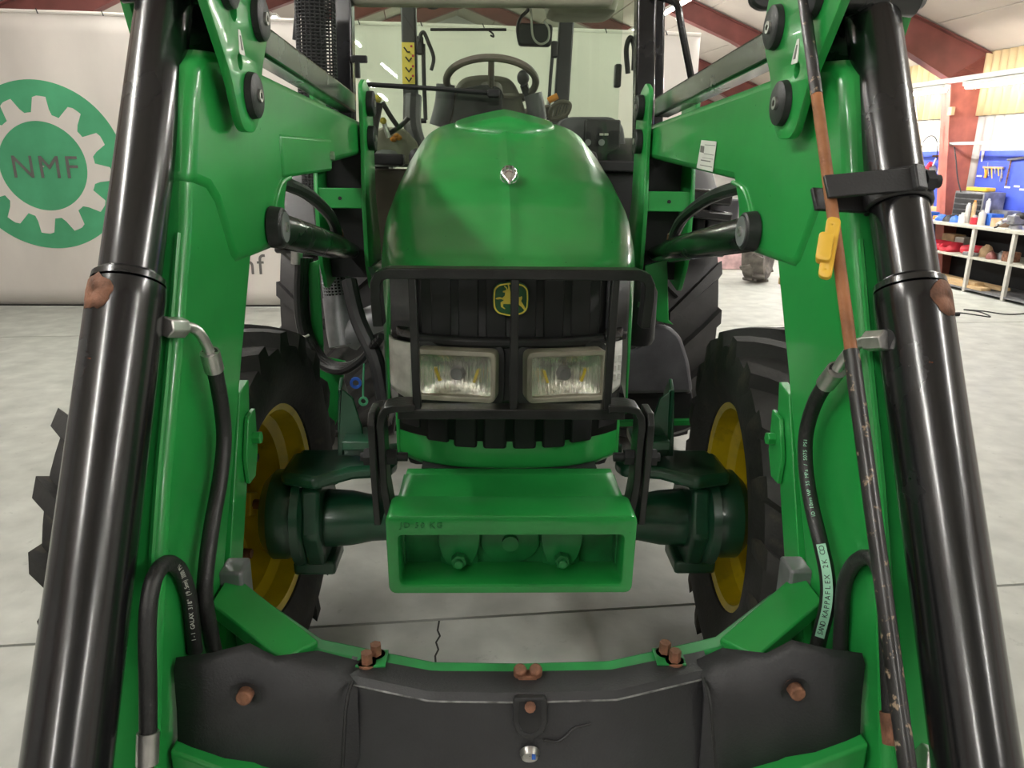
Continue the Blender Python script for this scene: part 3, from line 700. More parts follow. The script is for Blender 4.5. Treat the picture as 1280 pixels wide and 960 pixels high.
for s in (-1, 1):
    obj('weight_side', B().prism([V((XC+s*.298, y, z)) for y, z in ((wy0+.09, zb+.02), (wy0+.09, zt-.01), (1.99, zt), (1.99, .80), (1.9, .72))], (-s*.02, 0, 0)), greend, weight)
    cx = XC+s*.136
    b_ = objm('mounting_lug', plate_mesh(rounded([(-.048, .055), (.048, .055), (.052, .0), (.036, -.055), (0, -.085), (-.036, -.055), (-.052, 0)], .02), [], .05, frame((cx, 1.835, .775), (1, 0, 0), (0, 0, 1)), .004), greend, weight)
    obj('bolt', B().cyl((cx, 1.80, .735), (cx, 1.775, .735), .021, n=6).cyl((cx, 1.776, .735), (cx, 1.762, .735), .012, n=16), greend, weight, bev=.002)
    obj('boss', B().lathe([(0, .03), (.01, .045), (.012, .05)], (cx, 1.81, .72), (0, 1, 0), 24), greend, weight)
    obj('locating_slot', B().box(V((cx, 1.783, .842)), (.02, .04, .012)), blackf, weight)
objm('centre_boss', plate_mesh(circ((0, 0), .075, 24, .06), [], .03, frame((XC, 1.85, .765), (1, 0, 0), (0, 0, 1)), .006), greend, weight)
obj('weight_stop', B().cyl((XC, 1.835, .765), (XC, 1.82, .765), .022, n=20), greend, weight)
obj('cast_text', text_mesh('JD 50 KG', .022, frame((XC-.225, wy0-.001, .874), (1, 0, 0), (0, 0, 1)), .0016, 1.25), greend, weight)
obj('weight_bolt', B().cyl((XC, 1.755, .885), (XC, 1.755, .897), .012, n=6), steel, weight, bev=.002)

# --- front guard of black flat bar
def slab_path(pts, wx_, wy_, up):   # rectangular bar along a path
    pts = [V(p) for p in pts]; rings = []
    for i, p in enumerate(pts):
        t = (pts[min(i+1, len(pts)-1)]-pts[max(i-1, 0)]).normalized(); u_ = V(up); s_ = t.cross(u_).normalized()
        rings.append([p+s_*(a*wx_/2)+u_*(b_*wy_/2) for a, b_ in ((-1, -1), (1, -1), (1, 1), (-1, 1))])
    return B().loft(rings)
GY = 1.86
zt_, zb_ = 1.482, 1.125
top = [V((XC-.335, GY+.03, 1.345)), V((XC-.338, GY+.02, 1.42)), V((XC-.336, GY+.012, 1.455)), V((XC-.326, GY+.004, 1.474)), V((XC-.305, GY, zt_))]
top = top+[V((XC+x, GY, zt_)) for x in (-.2, -.1, 0, .1, .2)]+[V((2*XC-p.x, p.y, p.z)) for p in top[::-1]]
guard = obj('front_guard', slab_path(top, .026, .055, (0, 1, 0)), blackg, TR, bev=.003)
for x0, x1 in ((-.246, -.241), (0.004, .004), (.250, .243)):
    obj('guard_bar', B().beam((XC+x0, GY-.008, zt_-.01), (XC+x1, GY-.008, zb_), .020, .03, (0, 1, 0)), blackg, guard, bev=.003)
obj('guard_lower_bar', B().beam((XC-.29, GY, zb_), (XC+.29, GY, zb_), .055, .028), blackg, guard, bev=.003)
for s in (-1, 1):
    st = [(.245, zb_+.018), (.295, zb_+.018), (.318, zb_+.012), (.330, zb_-.006), (.334, zb_-.03), (.336, zb_-.1), (.334, .93), (.318, .80)]
    obj('guard_strap', slab_path([V((XC+s*x, GY-.0+.02*(i > 4), z)) for i, (x, z) in enumerate(st)], .020, .075, (0, 1, 0)), blackg, guard, bev=.003)
    obj('mount_plate', B().prism([V((XC+s*.348, y, z)) for y, z in ((1.82, 1.10), (1.84, 1.128), (1.92, 1.128), (1.93, 1.05), (1.95, .80), (1.86, .80), (1.83, .98))], (s*.018, 0, 0)), blackg, guard, bev=.003)
    obj('guard_bolt', B().cyl((XC+s*.272, 1.87, .995), (XC+s*.395, 1.87, .995), .012, n=12).cyl((XC+s*.365, 1.87, .995), (XC+s*.385, 1.87, .995), .024, n=6).cyl((XC+s*.300, 1.87, .995), (XC+s*.325, 1.87, .995), .022, n=6), blackf, guard)

# --- chassis and engine under the hood
obj('engine_block', B().box((XC, 2.9, 1.12), (.62, 1.5, .55)), blackf, TR, bev=.03)
obj('front_frame', B().box((XC, 2.48, .78), (.36, .75, .22)), greenshade, TR, bev=.02)
obj('transmission', B().box((XC, 4.0, .80), (.46, 1.6, .5)), greenshade, TR, bev=.05)
obj('firewall', B().box((XC, 3.53, 1.42), (.84, .06, .74)), blackf, TR, bev=.03)
obj('hood_seal', B().tube([V((XC+.42*math.cos(a), 3.49, 1.36+.53*math.sin(a)**.8 if math.sin(a) > 0 else 1.36)) for a in [math.pi*i/16 for i in range(17)]], .022, n=8), blackf, TR)

# --- front axle
AX, AZ = 2.35, .615
obj('axle_beam', B().lathe([(-.66, .09), (-.60, .098), (-.52, .092), (-.45, .078), (-.30, .072), (-.16, .078), (-.12, .13), (0, .16), (.12, .13), (.16, .078), (.30, .072), (.45, .078), (.52, .092), (.60, .098), (.66, .09)], (XC, AX, AZ-.035), (1, 0, 0), 32), greenshade, TR)
for s in (-1, 1):
    X = lambda v: XC+s*v
    obj('steering_knuckle', B().lathe([(.655, .06), (.655, .15), (.665, .165), (.69, .172), (.70, .14), (.73, .15), (.77, .15), (.80, .12), (.80, .01)] if s > 0 else [(-.655, .06), (-.655, .15), (-.665, .165), (-.69, .172), (-.70, .14), (-.73, .15), (-.77, .15), (-.80, .12), (-.80, .01)], (XC, AX, AZ-.02), (1, 0, 0), 32), greenshade, TR)
    obj('knuckle_yoke', B().prism([V((X(.60), y, z)) for y, z in ((2.24, .73), (2.46, .73), (2.50, .62), (2.46, .47), (2.36, .41), (2.26, .45), (2.20, .58))], (s*.06, 0, 0)).box((X(.62), AX, .765), (.16, .2, .05)).box((X(.64), AX, .43), (.14, .16, .05)), greenshade, TR, bev=.012)
    obj('steering_arm', B().prism([V((X(x), y, .745)) for x, y in ((.72, 2.24), (.72, 2.42), (.58, 2.46), (.42, 2.42), (.36, 2.36), (.38, 2.30), (.50, 2.28), (.60, 2.20))], (0, 0, .045)), greenshade, TR, bev=.015)
    obj('fender_bracket', B().prism([V((X(x), 2.36, z)) for x, z in ((.47, .80), (.56, .80), (.55, .99), (.535, 1.03), (.50, 1.0), (.475, .90))], (0, .012, 0)).prism([V((X(.535), y, z)) for y, z in ((2.36, .80), (2.50, .80), (2.46, 1.0), (2.40, 1.06), (2.36, 1.03))], (s*.012, 0, 0)), greenshade, TR, bev=.003)
    obj('bracket_foot', B().box((X(.47), 2.36, .862), (.12, .14, .03)).cyl((X(.43), 2.34, .87), (X(.43), 2.34, .90), .016, n=6), greenshade, TR, bev=.004)
    obj('tie_rod', B().cyl((X(.40), 2.45, .79), (X(.12), 2.48, .80), .018, n=12).cyl((X(.30), 2.46, .795), (X(.12), 2.48, .80), .028, n=14), greenshade, TR)

# --- wheels
STEER = math.radians(-4)
def lug_mesh(R, halfw, side, wid, hgt, sweep):
    b = B(); rings = []
    for k in range(7):
        u_ = k/6; x = side*(-.02+(halfw+.02)*u_); ang = sweep*(u_-.2)/R
        drop = .035*u_**4
        w2 = wid*(.40+.18*u_)
        rr0, rr1 = R-.03-drop, R+hgt-drop*.6
        ring = []
        for (rd, off) in ((rr0, -w2*1.25), (rr1, -w2*.8), (rr1, w2*.8), (rr0, w2*1.25)):
            a = ang+off/R; ring.append(V((x, rd*math.sin(a), rd*math.cos(a))))
        rings.append(ring)
    # down the shoulder
    x = side*(halfw+.012); ang = sweep*.86/R; ring = []
    for (rd, off) in ((R-.09, -wid*.4), (R-.055, -wid*.35), (R-.055, wid*.35), (R-.09, wid*.4)):
        a = ang+off/R; ring.append(V((x, rd*math.sin(a), rd*math.cos(a))))
    rings.append(ring)
    return bm_mesh(b.loft(rings), 'tread_lug', 30)
def wheel(name_t, name_r, c, R, halfw, rin, nl, lugh, steer, inner, mt, lugw):
    """inner: sign of x towards the tractor's centre"""
    S = Matrix.Rotation(steer, 4, 'Z'); T = Matrix.Translation(V(c))
    ax = S.to_3x3() @ V((1, 0, 0)); Rc = R-lugh
    hw = halfw
    prof = [(-hw*.72, rin), (-hw*.86, rin+.012), (-hw*1.0, rin+(Rc-rin)*.35), (-hw*1.02, rin+(Rc-rin)*.6), (-hw*.95, Rc-.03), (-hw*.6, Rc-.006), (0, Rc), (hw*.6, Rc-.006), (hw*.95, Rc-.03), (hw*1.02, rin+(Rc-rin)*.6), (hw, rin+(Rc-rin)*.35), (hw*.86, rin+.012), (hw*.72, rin), (hw*.6, rin-.02), (-hw*.6, rin-.02)]
    ty = obj(name_t, B().lathe(prof, c, ax, 72, closed=True), mt, TR, ang=40)
    for side in (-1, 1):
        me = lug_mesh(Rc, hw*.97, side, lugw, lugh, .20 if c[1] < 3 else .26)
        me.materials.append(mt)
        for k in range(nl):
            o = bpy.data.objects.new('tread_lug', me); COL.objects.link(o); o.parent = ty
            a = 2*math.pi*(k+(.5 if side > 0 else 0))/nl
            o.matrix_basis = Matrix.Translation(-wl(ty)) @ T @ S @ Matrix.Rotation(a, 4, 'X')
    i_ = inner
    rp = [(i_*hw*.80, rin+.022), (i_*hw*.84, rin+.016), (i_*hw*.80, rin-.012), (i_*hw*.66, rin-.02), (i_*hw*.55, rin-.026), (i_*hw*.45, rin-.055), (i_*hw*.05, rin-.065), (-i_*hw*.15, rin-.07), (-i_*hw*.20, rin-.12), (-i_*hw*.12, .16), (-i_*hw*.12, .05), (-i_*hw*.12, .002)]
    rm = obj(name_r, B().lathe(rp, c, ax, 64), yellow, TR, ang=28)
    for k in range(8):
        a = 2*math.pi*(k+.5)/8; M3 = T @ S @ Matrix.Rotation(a, 4, 'X')
        q = B().box((i_*hw*.02, 0, rin-.105), (.05, .085, .075)); q.v = [M3 @ v for v in q.v]
        tb = obj('rim_tab', q, yellow, rm, bev=.006)
        q = B().cyl((i_*hw*.02+i_*.02, 0, rin-.105), (i_*hw*.02+i_*.055, 0, rin-.105), .018, n=6); q.v = [M3 @ v for v in q.v]
        obj('rim_bolt', q, rust, rm)
    return ty
for s in (-1, 1):
    wheel('front_tyre', 'front_rim', (XC+s*.965, AX, .618), .616, .25, .345, 19, .038, STEER, -s, rubber, .060)
    wheel('rear_tyre', 'rear_rim', (XC+s*.92, 4.82, .87), .868, .27, .50, 20, .045, 0, -s, rubberc, .075)
obj('rear_axle', B().cyl((XC-.75, 4.82, .87), (XC+.75, 4.82, .87), .13, n=24), greenshade, TR)
for s in (-1, 1):
    c = V((XC+s*.90, 4.82, .87)); rings = []
    for k in range(13):
        a = math.radians(60+95*k/12)
        rings.append([c+V((s*x, .98*dr*math.cos(a), .98*dr*math.sin(a))) for x, dr in ((-.30, 1.0), (-.24, 1.03), (.2, 1.03), (.26, 1.0), (.26, .96), (-.30, .96))])
    obj('rear_fender', B().loft(rings), blackm, TR, bev=.01)

# --- cab
def post(name, a, b_, w_, d_, mat=blackp, bev=.01): return obj(name, B().beam(a, b_, w_, d_, (0, 1, 0)), mat, TR, bev=bev)
CY = 3.62
lA = [UY(433, 205, CY), UY(427, -95, CY+.07)]; rA = [UY(803, 205, CY), UY(808, -95, CY+.07)]
post('front_pillar', lA[0], lA[1], .085, .09); post('front_pillar', rA[0], rA[1], .085, .09)
post('door_post', UY(820, 205, CY+.12), UY(825, -95, CY+.17), .05, .06)
RYC = 4.75
lB = [UY(516, 200, RYC), UY(510, -22, RYC+.05)]; rB = [UY(697, 200, RYC), UY(711, -22, RYC+.05)]
post('rear_pillar', lB[0], lB[1], .085, .08, blackm); post('rear_pillar', rB[0], rB[1], .085, .08, blackm)
zr = 2.84
roof = obj('cab_roof', B().loft([[V((XC+x*k, 4.25+y*k2, z)) for x, y in rounded([(-.80, -.72), (.80, -.72), (.78, .75), (-.78, .75)], .15)] for z, k, k2 in ((zr, 1, 1), (zr+.05, 1.02, 1.02), (zr+.14, 1.0, 1.0), (zr+.19, .9, .9))]), green, TR, bev=.02)
obj('headliner', B().loft([[V((XC+x, 4.25+y, z)) for x, y in rounded([(-.74*k, -.62*k), (.74*k, -.62*k), (.74*k, .68*k), (-.74*k, .68*k)], .12)] for z, k in ((zr-.03, .96), (zr-.01, 1), (zr+.01, 1))]), beige, TR)
q0 = UY(725, 8, 3.95)
obj('roof_console', B().loft([[q0+V((x*k, y*k, z)) for x, y in rounded([(-.16, -.13), (.17, -.13), (.17, .2), (-.16, .2)], .08)] for z, k in ((-.045, .8), (-.03, .95), (.0, 1), (.36, 1.05))]), beige, TR, bev=.01)
obj('front_header', B().beam(UY(440, -2, 3.70), UY(765, 0, 3.70), .10, .06), beige, TR, bev=.02)
obj('roof_light', B().ell(UY(541, 3, 3.8), (.04, .04, .03)), blackf, TR)
ws = obj('windshield', B().prism([lA[0]+V((.03, .02, -.02)), rA[0]+V((-.03, .02, -.02)), rA[1]+V((-.03, .02, 0)), lA[1]+V((.03, .02, 0))], (0, .006, 0)), cabglass, TR)
obj('rear_window', B().prism([lB[0]+V((-.30, .06, -.35)), rB[0]+V((.36, .06, -.35)), rB[1]+V((.33, .06, 0)), lB[1]+V((-.33, .06, 0))], (0, .006, 0)), sideglass, TR)
obj('windshield_sill', B().beam(UY(455, 198, CY), UY(505, 200, CY), .08, .05), blackm, TR, bev=.008)
obj('windshield_sill', B().beam(UY(735, 207, CY), UY(800, 208, CY), .08, .05), blackm, TR, bev=.008)
obj('cab_floor', B().box((XC, 4.2, 1.28), (1.44, 1.2, .06)), blackf, TR, bev=.01)
obj('cab_lower_panel', B().box((XC-.56, 3.66, 1.50), (.30, .03, .40)), trimg, TR, bev=.01); obj('cab_lower_panel', B().box((XC+.56, 3.66, 1.50), (.30, .03, .40)), blackm, TR, bev=.01)
for xx in (440, 772):
    pass
obj('door_latch', B().box(UY(772, 95, 3.72), (.03, .05, .10)), blackm, TR, bev=.008)
obj('door_handle', B().tube([UY(785, 92, 3.75), UY(783, 62, 3.75), UY(788, 47, 3.75), UY(793, 60, 3.75), UY(792, 88, 3.75)], .012, n=8), blackm, TR)
obj('glass_hinge', B().box(UY(449, 74, 3.60), (.07, .03, .03)), blackm, TR, bev=.005); obj('glass_hinge', B().box(UY(447, 87, 3.60), (.02, .03, .07)), blackm, TR, bev=.004)
# yellow tape with black marks on the left rear post
dl = (lB[1]-lB[0]).normalized()
a, b_ = UY(511, 105, RYC-.045), UY(510, 53, RYC-.040)
tp = obj('yellow_tape', B().beam(a, b_, .072, .006, (0, 1, 0)), emyel, TR)
for k, (x, y) in enumerate(((509, 62), (511, 74), (511, 87), (511, 99))):
    pc = UY(x, y, RYC-.052)
    obj('tape_mark', B().tube([pc+V((-.018, 0, .012)), pc+V((0, 0, -.012)), pc+V((.016, 0, .008 if k else -.012))], .0045, n=6, smooth=0), blackink, tp)
    obj('tape_mark', B().box(pc+V((.024, 0, .018)), (.012, .003, .012)), redpl, tp)
# steering wheel
sc = UY(614, 103, 3.80); bt = math.radians(24); nv = V((0, math.sin(bt), math.cos(bt))); e2 = V((0, math.cos(bt), -math.sin(bt)))
SR = .208
b = B(); rings = []
for i in range(48):
    t_ = 2*math.pi*i/48; d = V((1, 0, 0))*math.cos(t_)+e2*math.sin(t_)
    rings.append([sc+d*(SR+.017*math.cos(q))+nv*(.017*math.sin(q)) for q in [2*math.pi*k/10 for k in range(10)]])
rings.append(rings[0])
sw = obj('steering_wheel', b.loft(rings, cap=False), trimg, TR)
for t_ in (math.radians(35), math.radians(145), math.radians(270)):
    d = V((1, 0, 0))*math.cos(t_)+e2*math.sin(t_); obj('spoke', B().tube([sc+d*.05-nv*.05, sc+d*.14-nv*.025, sc+d*SR], .014, n=8), trimg, sw)
obj('wheel_hub', B().cyl(sc-nv*.07, sc-nv*.02, .06, .05, n=20), trimg, sw)
dash = obj('dashboard', B().loft([[UY(x, y, Y) for x, y in rounded([(553, 200), (560, 130), (575, 97), (605, 93), (640, 97), (655, 130), (668, 200)], 14)] for Y in (3.86, 4.05)]), trimg, TR, bev=.02)
obj('dash_cover', B().loft([[UY(x, y, Y) for x, y in rounded([(562, 172), (571, 112), (606, 105), (628, 110), (628, 142), (600, 150)], 8)] for Y in (3.72, 3.80)]), blackm, TR, bev=.01)
obj('dash_logo', text_mesh('PORER', .035, frame(UY(613, 104, 3.84), (1, 0, 0), (0, .2, 1)), .001), white, dash) if False else None
obj('dash_knob', B().cyl(UY(602, 132, 3.74), UY(602, 132, 3.68), .028, n=20), blackf, TR)
obj('side_pod', B().tube([UY(548, 158, 3.85), UY(555, 130, 3.85), UY(557, 106, 3.85)], .045, n=12), greyp, TR); obj('side_pod', B().tube([UY(672, 150, 3.85), UY(669, 130, 3.85), UY(666, 118, 3.85)], .045, n=12), greyp, TR)
obj('gear_lever', B().tube([UY(664, 130, 3.9), UY(657, 112, 3.88), UY(655, 106, 3.87)], .02, n=8).ell(UY(654, 97, 3.87), (.030, .03, .035)), blackm, TR)
arm = obj('side_console', B().prism([UY(x, y, 4.05) for x, y in ((630, 140), (688, 130), (692, 136), (688, 146), (640, 158), (625, 160))], (0, .16, 0)), trimg, TR, bev=.015)
gl = [UY(x, y, 4.0) for x, y in ((690, 134), (700, 128), (710, 129), (712, 134), (706, 144), (690, 149), (688, 142))]
obj('console_grip', B().tube(gl+[gl[0]], .012, n=8), trimg, TR)
for k in range(4): obj('grip_slat', B().tube([UY(692+4*k, 147-1.6*k, 4.0), UY(696+4*k, 131-.5*k, 4.0)], .006, n=6, smooth=0), trimg, arm)
obj('orange_lever', B().cyl(UY(685, 126, 4.1), UY(697, 120, 4.1), .016, n=10), orange, TR); obj('lever_rod', B().cyl(UY(684, 132, 4.1), UY(686, 126, 4.1), .008, n=8), steel, TR)
# dark cabin box low on the far side
obj('cabin_box', B().prism([UY(x, y, 4.55) for x, y in rounded([(672, 215), (700, 150), (712, 146), (765, 146), (779, 156), (786, 215)], 8)], (0, .10, 0)), greyp, TR, bev=.01)
obj('fuse_panel', B().box(UY(752, 180, 4.50), (.20, .06, .26)), blackf, TR, bev=.01)
for x, y in ((735, 178), (752, 178)): obj('panel_knob', B().cyl(UY(x, y, 4.47), UY(x, y, 4.44), .018, n=12), greyst, TR)
for x, y in ((752, 168), (758, 168)): obj('panel_switch', B().box(UY(x, y, 4.465), (.022, .01, .012)), alu, TR)
obj('panel_label', B().box(UY(740, 196, 4.465), (.035, .006, .02)), logog, TR)
# levers and joystick on the near side
js = obj('joystick', B().tube([UY(462, 200, 3.95), UY(465, 160, 3.93), UY(472, 128, 3.92)], [.035, .028], n=10), blackm, TR)
obj('joystick_knob', B().ell(UY(470.5, 124, 3.92), (.026, .026, .020)), emyel, js)
obj('control_lever', B().tube([UY(478, 128, 3.95), UY(488, 145, 3.95), UY(497, 158, 3.95)], .012, n=8), blackm, TR)
obj('control_lever', B().tube([UY(484, 168, 3.95), UY(500, 158, 3.95), UY(511, 147, 3.95)], .012, n=8), blackm, TR)
obj('control_lever', B().tube([UY(486, 172, 3.93), UY(482, 160, 3.93), UY(479, 150, 3.93)], .012, n=8), steel, TR)
obj('control_console', B().loft([[UY(x, y, Y) for x, y in rounded([(462, 205), (463, 165), (480, 158), (505, 160), (522, 178), (528, 205)], 6)] for Y in (4.02, 4.3)]), beige, TR, bev=.01)
for x, y in ((496, 170), (492, 174), (498, 172)): obj('orange_button', B().ell(UY(x, y, 4.0), (.018, .018, .014)), orange, TR)
sp_ = UY(483, 195, 3.90)
obj('boot', B().lathe([(0, .055), (.012, .062), (.024, .053), (.036, .06), (.048, .05), (.06, .057), (.072, .047), (.08, .02)], sp_-V((0, 0, .05)), (0, 0, 1), 20), greyst, TR)
obj('small_yellow_knob', B().ell(UY(479, 151, 3.92), (.016, .016, .016)), emyel, TR)
obj('seat_post', B().tube([UY(516, 120, 4.5), UY(516, 160, 4.45), UY(530, 200, 4.4)], .05, n=10), blackm, TR)
# wipers
wp = obj('front_wiper', B().tube([UY(451, 105, 3.58), UY(500, 108, 3.57), UY(560, 112, 3.56), UY(618, 117, 3.56)], .010, n=8), blackf, TR)
obj('wiper_head', B().box(UY(617, 117, 3.55), (.055, .03, .035)), blackf, wp, bev=.008); obj('wiper_blade', B().beam(UY(452, 104, 3.59), UY(530, 109, 3.58), .02, .012), blackf, wp)
rw = obj('rear_wiper', B().tube([UY(529, 55, 4.72), UY(530, 100, 4.72), UY(531, 125, 4.72), UY(532, 150, 4.72)], .012, n=8), blackf, TR)
obj('wiper_motor', B().box(UY(525, 57, 4.72), (.04, .04, .10)), blackf, rw, bev=.01); obj('wiper_hook', B().tube([UY(525, 52, 4.70), UY(526, 43, 4.70), UY(530, 41, 4.70), UY(535, 52, 4.70), UY(542, 72, 4.70), UY(539, 88, 4.70)], .011, n=8), blackf, rw)
obj('wiper_pivot', B().cyl(UY(522, 151, 4.72), UY(533, 151, 4.72), .014, n=8), blackf, rw)
rw = obj('rear_wiper', B().tube([UY(691, 65, 4.72), UY(688, 100, 4.72), UY(685, 150, 4.72)], .010, n=8), blackf, TR)
obj('wiper_motor', B().box(UY(693, 62, 4.72), (.04, .04, .09)), blackf, rw, bev=.01); obj('wiper_pivot', B().cyl(UY(684, 155, 4.72), UY(695, 155, 4.72), .016, n=8), blackf, rw)
obj('blind_rail', B().cyl(UY(538, 37, 4.70), UY(633, 37, 4.70), .008, n=8), blackf, TR); obj('rail_clip', B().tube([UY(611, 38, 4.69), UY(616, 42, 4.69), UY(617, 46, 4.69), UY(613, 44, 4.69)], .005, n=6), blackf, TR)
# mirror arm and mirror
obj('mirror_arm', B().tube([UY(818, -6, 3.6), UY(838, 0, 3.55), UY(847, 8, 3.52), UY(852, 35, 3.5), UY(866, 108, 3.5)], .016, n=8), blackp, TR)
obj('side_mirror', B().prism([UY(x, y, 2.9) for x, y in rounded([(936, -60), (940, 4), (952, 12), (974, 11), (979, 2), (978, -60)], 6)], (0, .05, 0)), blackm, TR, bev=.01)
obj('side_mirror_arm', B().tube([UY(958, -40, 2.94), UY(900, -30, 3.3), UY(830, -20, 3.6)], .014, n=8), blackp, TR)

# --- exhaust stack with mesh guard
ex = obj('exhaust_pipe', B().tube([UY(431, 415, 3.25), UY(414, 330, 3.28), UY(400, 210, 3.30), UY(393, 90, 3.30), UY(390, -20, 3.30)], .045, n=18), blackf, TR)
for (pts, r_, nn) in (([UY(402, 240, 3.30), UY(399, 120, 3.30), UY(393, -15, 3.30)], .076, 60), ([UY(424, 372, 3.26), UY(417, 318, 3.27)], .062, 14)):
    b = B(); P = [pts[0].lerp(pts[-1], k/nn) for k in range(nn+1)]
    d = (pts[-1]-pts[0]).normalized(); e1 = d.orthogonal().normalized(); e2_ = d.cross(e1)
    b.loft([[p_+e1*(r_*math.cos(2*math.pi*i/26))+e2_*(r_*math.sin(2*math.pi*i/26)) for i in range(26)] for p_ in P], cap=False)
    o = obj('exhaust_mesh_guard', b, blackm if r_ > .07 else greyst, TR); md = o.modifiers.new('wire', 'WIREFRAME'); md.thickness = .0065
obj('exhaust_can', B().tube([UY(432, 432, 3.20), UY(428, 410, 3.22), UY(424, 372, 3.26)], .070, n=20, smooth=0), greyst, TR)
obj('exhaust_elbow', B().tube([UY(434, 425, 3.2), UY(455, 405, 3.2), UY(478, 395, 3.2)], .06, n=16), greyst, TR)
obj('exhaust_stay', B().tube([UY(369, 50, 3.32), UY(372, 15, 3.32), UY(376, -10, 3.32)], .012, n=8), blackf, TR)

# --- hoses and plates on the left flank
for k in range(4):
    o_ = k*3.2
    obj('hydraulic_hose', B().tube([UY(374+o_*1.3, 322, 2.98+.03*k), UY(372+o_, 370, 2.97+.03*k), UY(377+o_, 415, 2.95+.03*k), UY(396+o_, 452-o_*.3, 2.9+.02*k), UY(425+o_, 464-o_*.7, 2.85), UY(450+o_, 452-o_, 2.8), UY(468+o_, 430-o_, 2.75)], .016, n=8), hoserub, TR)
obj('hose_tie', B().tube([UY(370, 418, 2.92), UY(380, 421, 2.9), UY(386, 419, 2.92)], .005, n=6), alu, TR)
obj('hose_fitting', B().cyl(UY(371, 312, 2.98), UY(371, 330, 2.98), .022, n=12), steel, TR)
obj('drain_hose', B().tube([UY(436, 350, 2.9), UY(448, 400, 2.85), UY(470, 450, 2.75), UY(480, 500, 2.7)], .03, n=10), blackf, TR)
cpl = obj('hose_cap', B().lathe([(0, .012), (0, .022), (.01, .022), (.01, .012)], UY(444.5, 479, 2.75), (0, 1, 0), 16, closed=True), bluep, TR)
obj('hose_cap', B().lathe([(0, .010), (0, .018), (.01, .018), (.01, .010)], UY(454, 502, 2.75), (0, 1, 0), 16, closed=True), logog, TR)
obj('cap_cord', B().tube([UY(455, 455, 2.76), UY(454, 480, 2.76), UY(454, 498, 2.76)], .004, n=6), logog, TR)
# right flank: canister, grey step tank
obj('filter_canister', B().lathe([(0, .02), (.01, .055), (.03, .065), (.22, .065), (.25, .05), (.27, .02)], UY(797, 432, 2.95), (0, 0, 1), 24), blackm, TR)
obj('filter_block', B().box(UY(797, 375, 2.95), (.12, .08, .06)), blackf, TR, bev=.01); obj('filter_fitting', B().cyl(UY(801, 384, 2.88), UY(802, 378, 2.88), .014, n=10), steel, TR)
tk = [(774, 436), (790, 437), (803, 428), (808, 415), (822, 404), (838, 408), (851, 420), (861, 455), (868, 495), (868, 532), (772, 532)]
obj('step_tank', B().loft([[UY(x, y, Y) for x, y in rounded([(772, 492), (774, 436), (792, 437), (804, 428), (809, 413), (822, 404), (838, 408), (851, 421), (861, 452), (866, 490)], 7)] for Y in (3.12, 3.55)]), greyp, TR, bev=.015)
obj('step_box', B().prism([UY(x, y, 3.16) for x, y in ((766, 489), (866, 489), (866, 524), (766, 526))], (0, .45, 0)), blackf, TR, bev=.01)
obj('step_rail', B().beam(UY(766, 529, 3.14), UY(868, 527, 3.14), .03, .022), green, TR)
obj('side_plate', B().prism([UY(x, y, 3.1) for x, y in ((806, 332), (834, 324), (836, 400), (842, 406), (822, 402), (808, 380))], (0, .012, 0)), green, TR, bev=.003)
obj('side_plate', B().prism([UY(x, y, 3.05) for x, y in ((384, 330), (398, 325), (402, 390), (405, 446), (432, 452), (424, 520), (404, 566), (392, 540), (390, 430))], (0, .014, 0)), green, TR, bev=.003)
# dark ladder frame behind the lift ram on the far side
for x0, y0, x1, y1, hh in ((846, 243, 905, 247, .07), (842, 262, 905, 270, .05), (846, 295, 912, 296, .05)):
    obj('step_frame', B().beam(UY(x0, y0, 3.95), UY(x1, y1, 3.95), .30, hh), blackp, TR, bev=.012)
obj('step_riser', B().box(UY(870, 275, 4.0), (.05, .2, .30)), blackf, TR, bev=.01); obj('step_riser', B().box(UY(899, 280, 4.0), (.16, .12, .26)), greyp, TR, bev=.01)
obj('step_grip', B().tube([UY(878, 245, 3.85), UY(882, 241, 3.85), UY(898, 242, 3.85), UY(903, 247, 3.85)], .012, n=8), blackf, TR)

# ear defenders hanging in the cab
t = thing('ear_defenders', 'black ear defenders hanging from a hook inside the cab', 'ear defenders', UY(670, 57, 3.80))
obj('cup', B().loft([[UY(668, 43, 3.80)+V((x, y, z)) for x, z in rounded([(-.075, -.05), (.078, -.052), (.083, .04), (-.075, .045)], .02)] for y in (-.03, .03)]), blackf, t, bev=.01)
obj('headband', B().tube([UY(649, 52, 3.78), UY(647, 35, 3.78), UY(651, 22, 3.78), UY(660, 12, 3.78), UY(661, -2, 3.78)], .008, n=8), blackf, t)
obj('wire_band', B().tube([UY(661, 0, 3.76), UY(664, 18, 3.75), UY(666, 45, 3.75), UY(675, 55, 3.75), UY(685, 50, 3.75), UY(686, 36, 3.75), UY(680, 27, 3.75)], .005, n=6), alu, t)

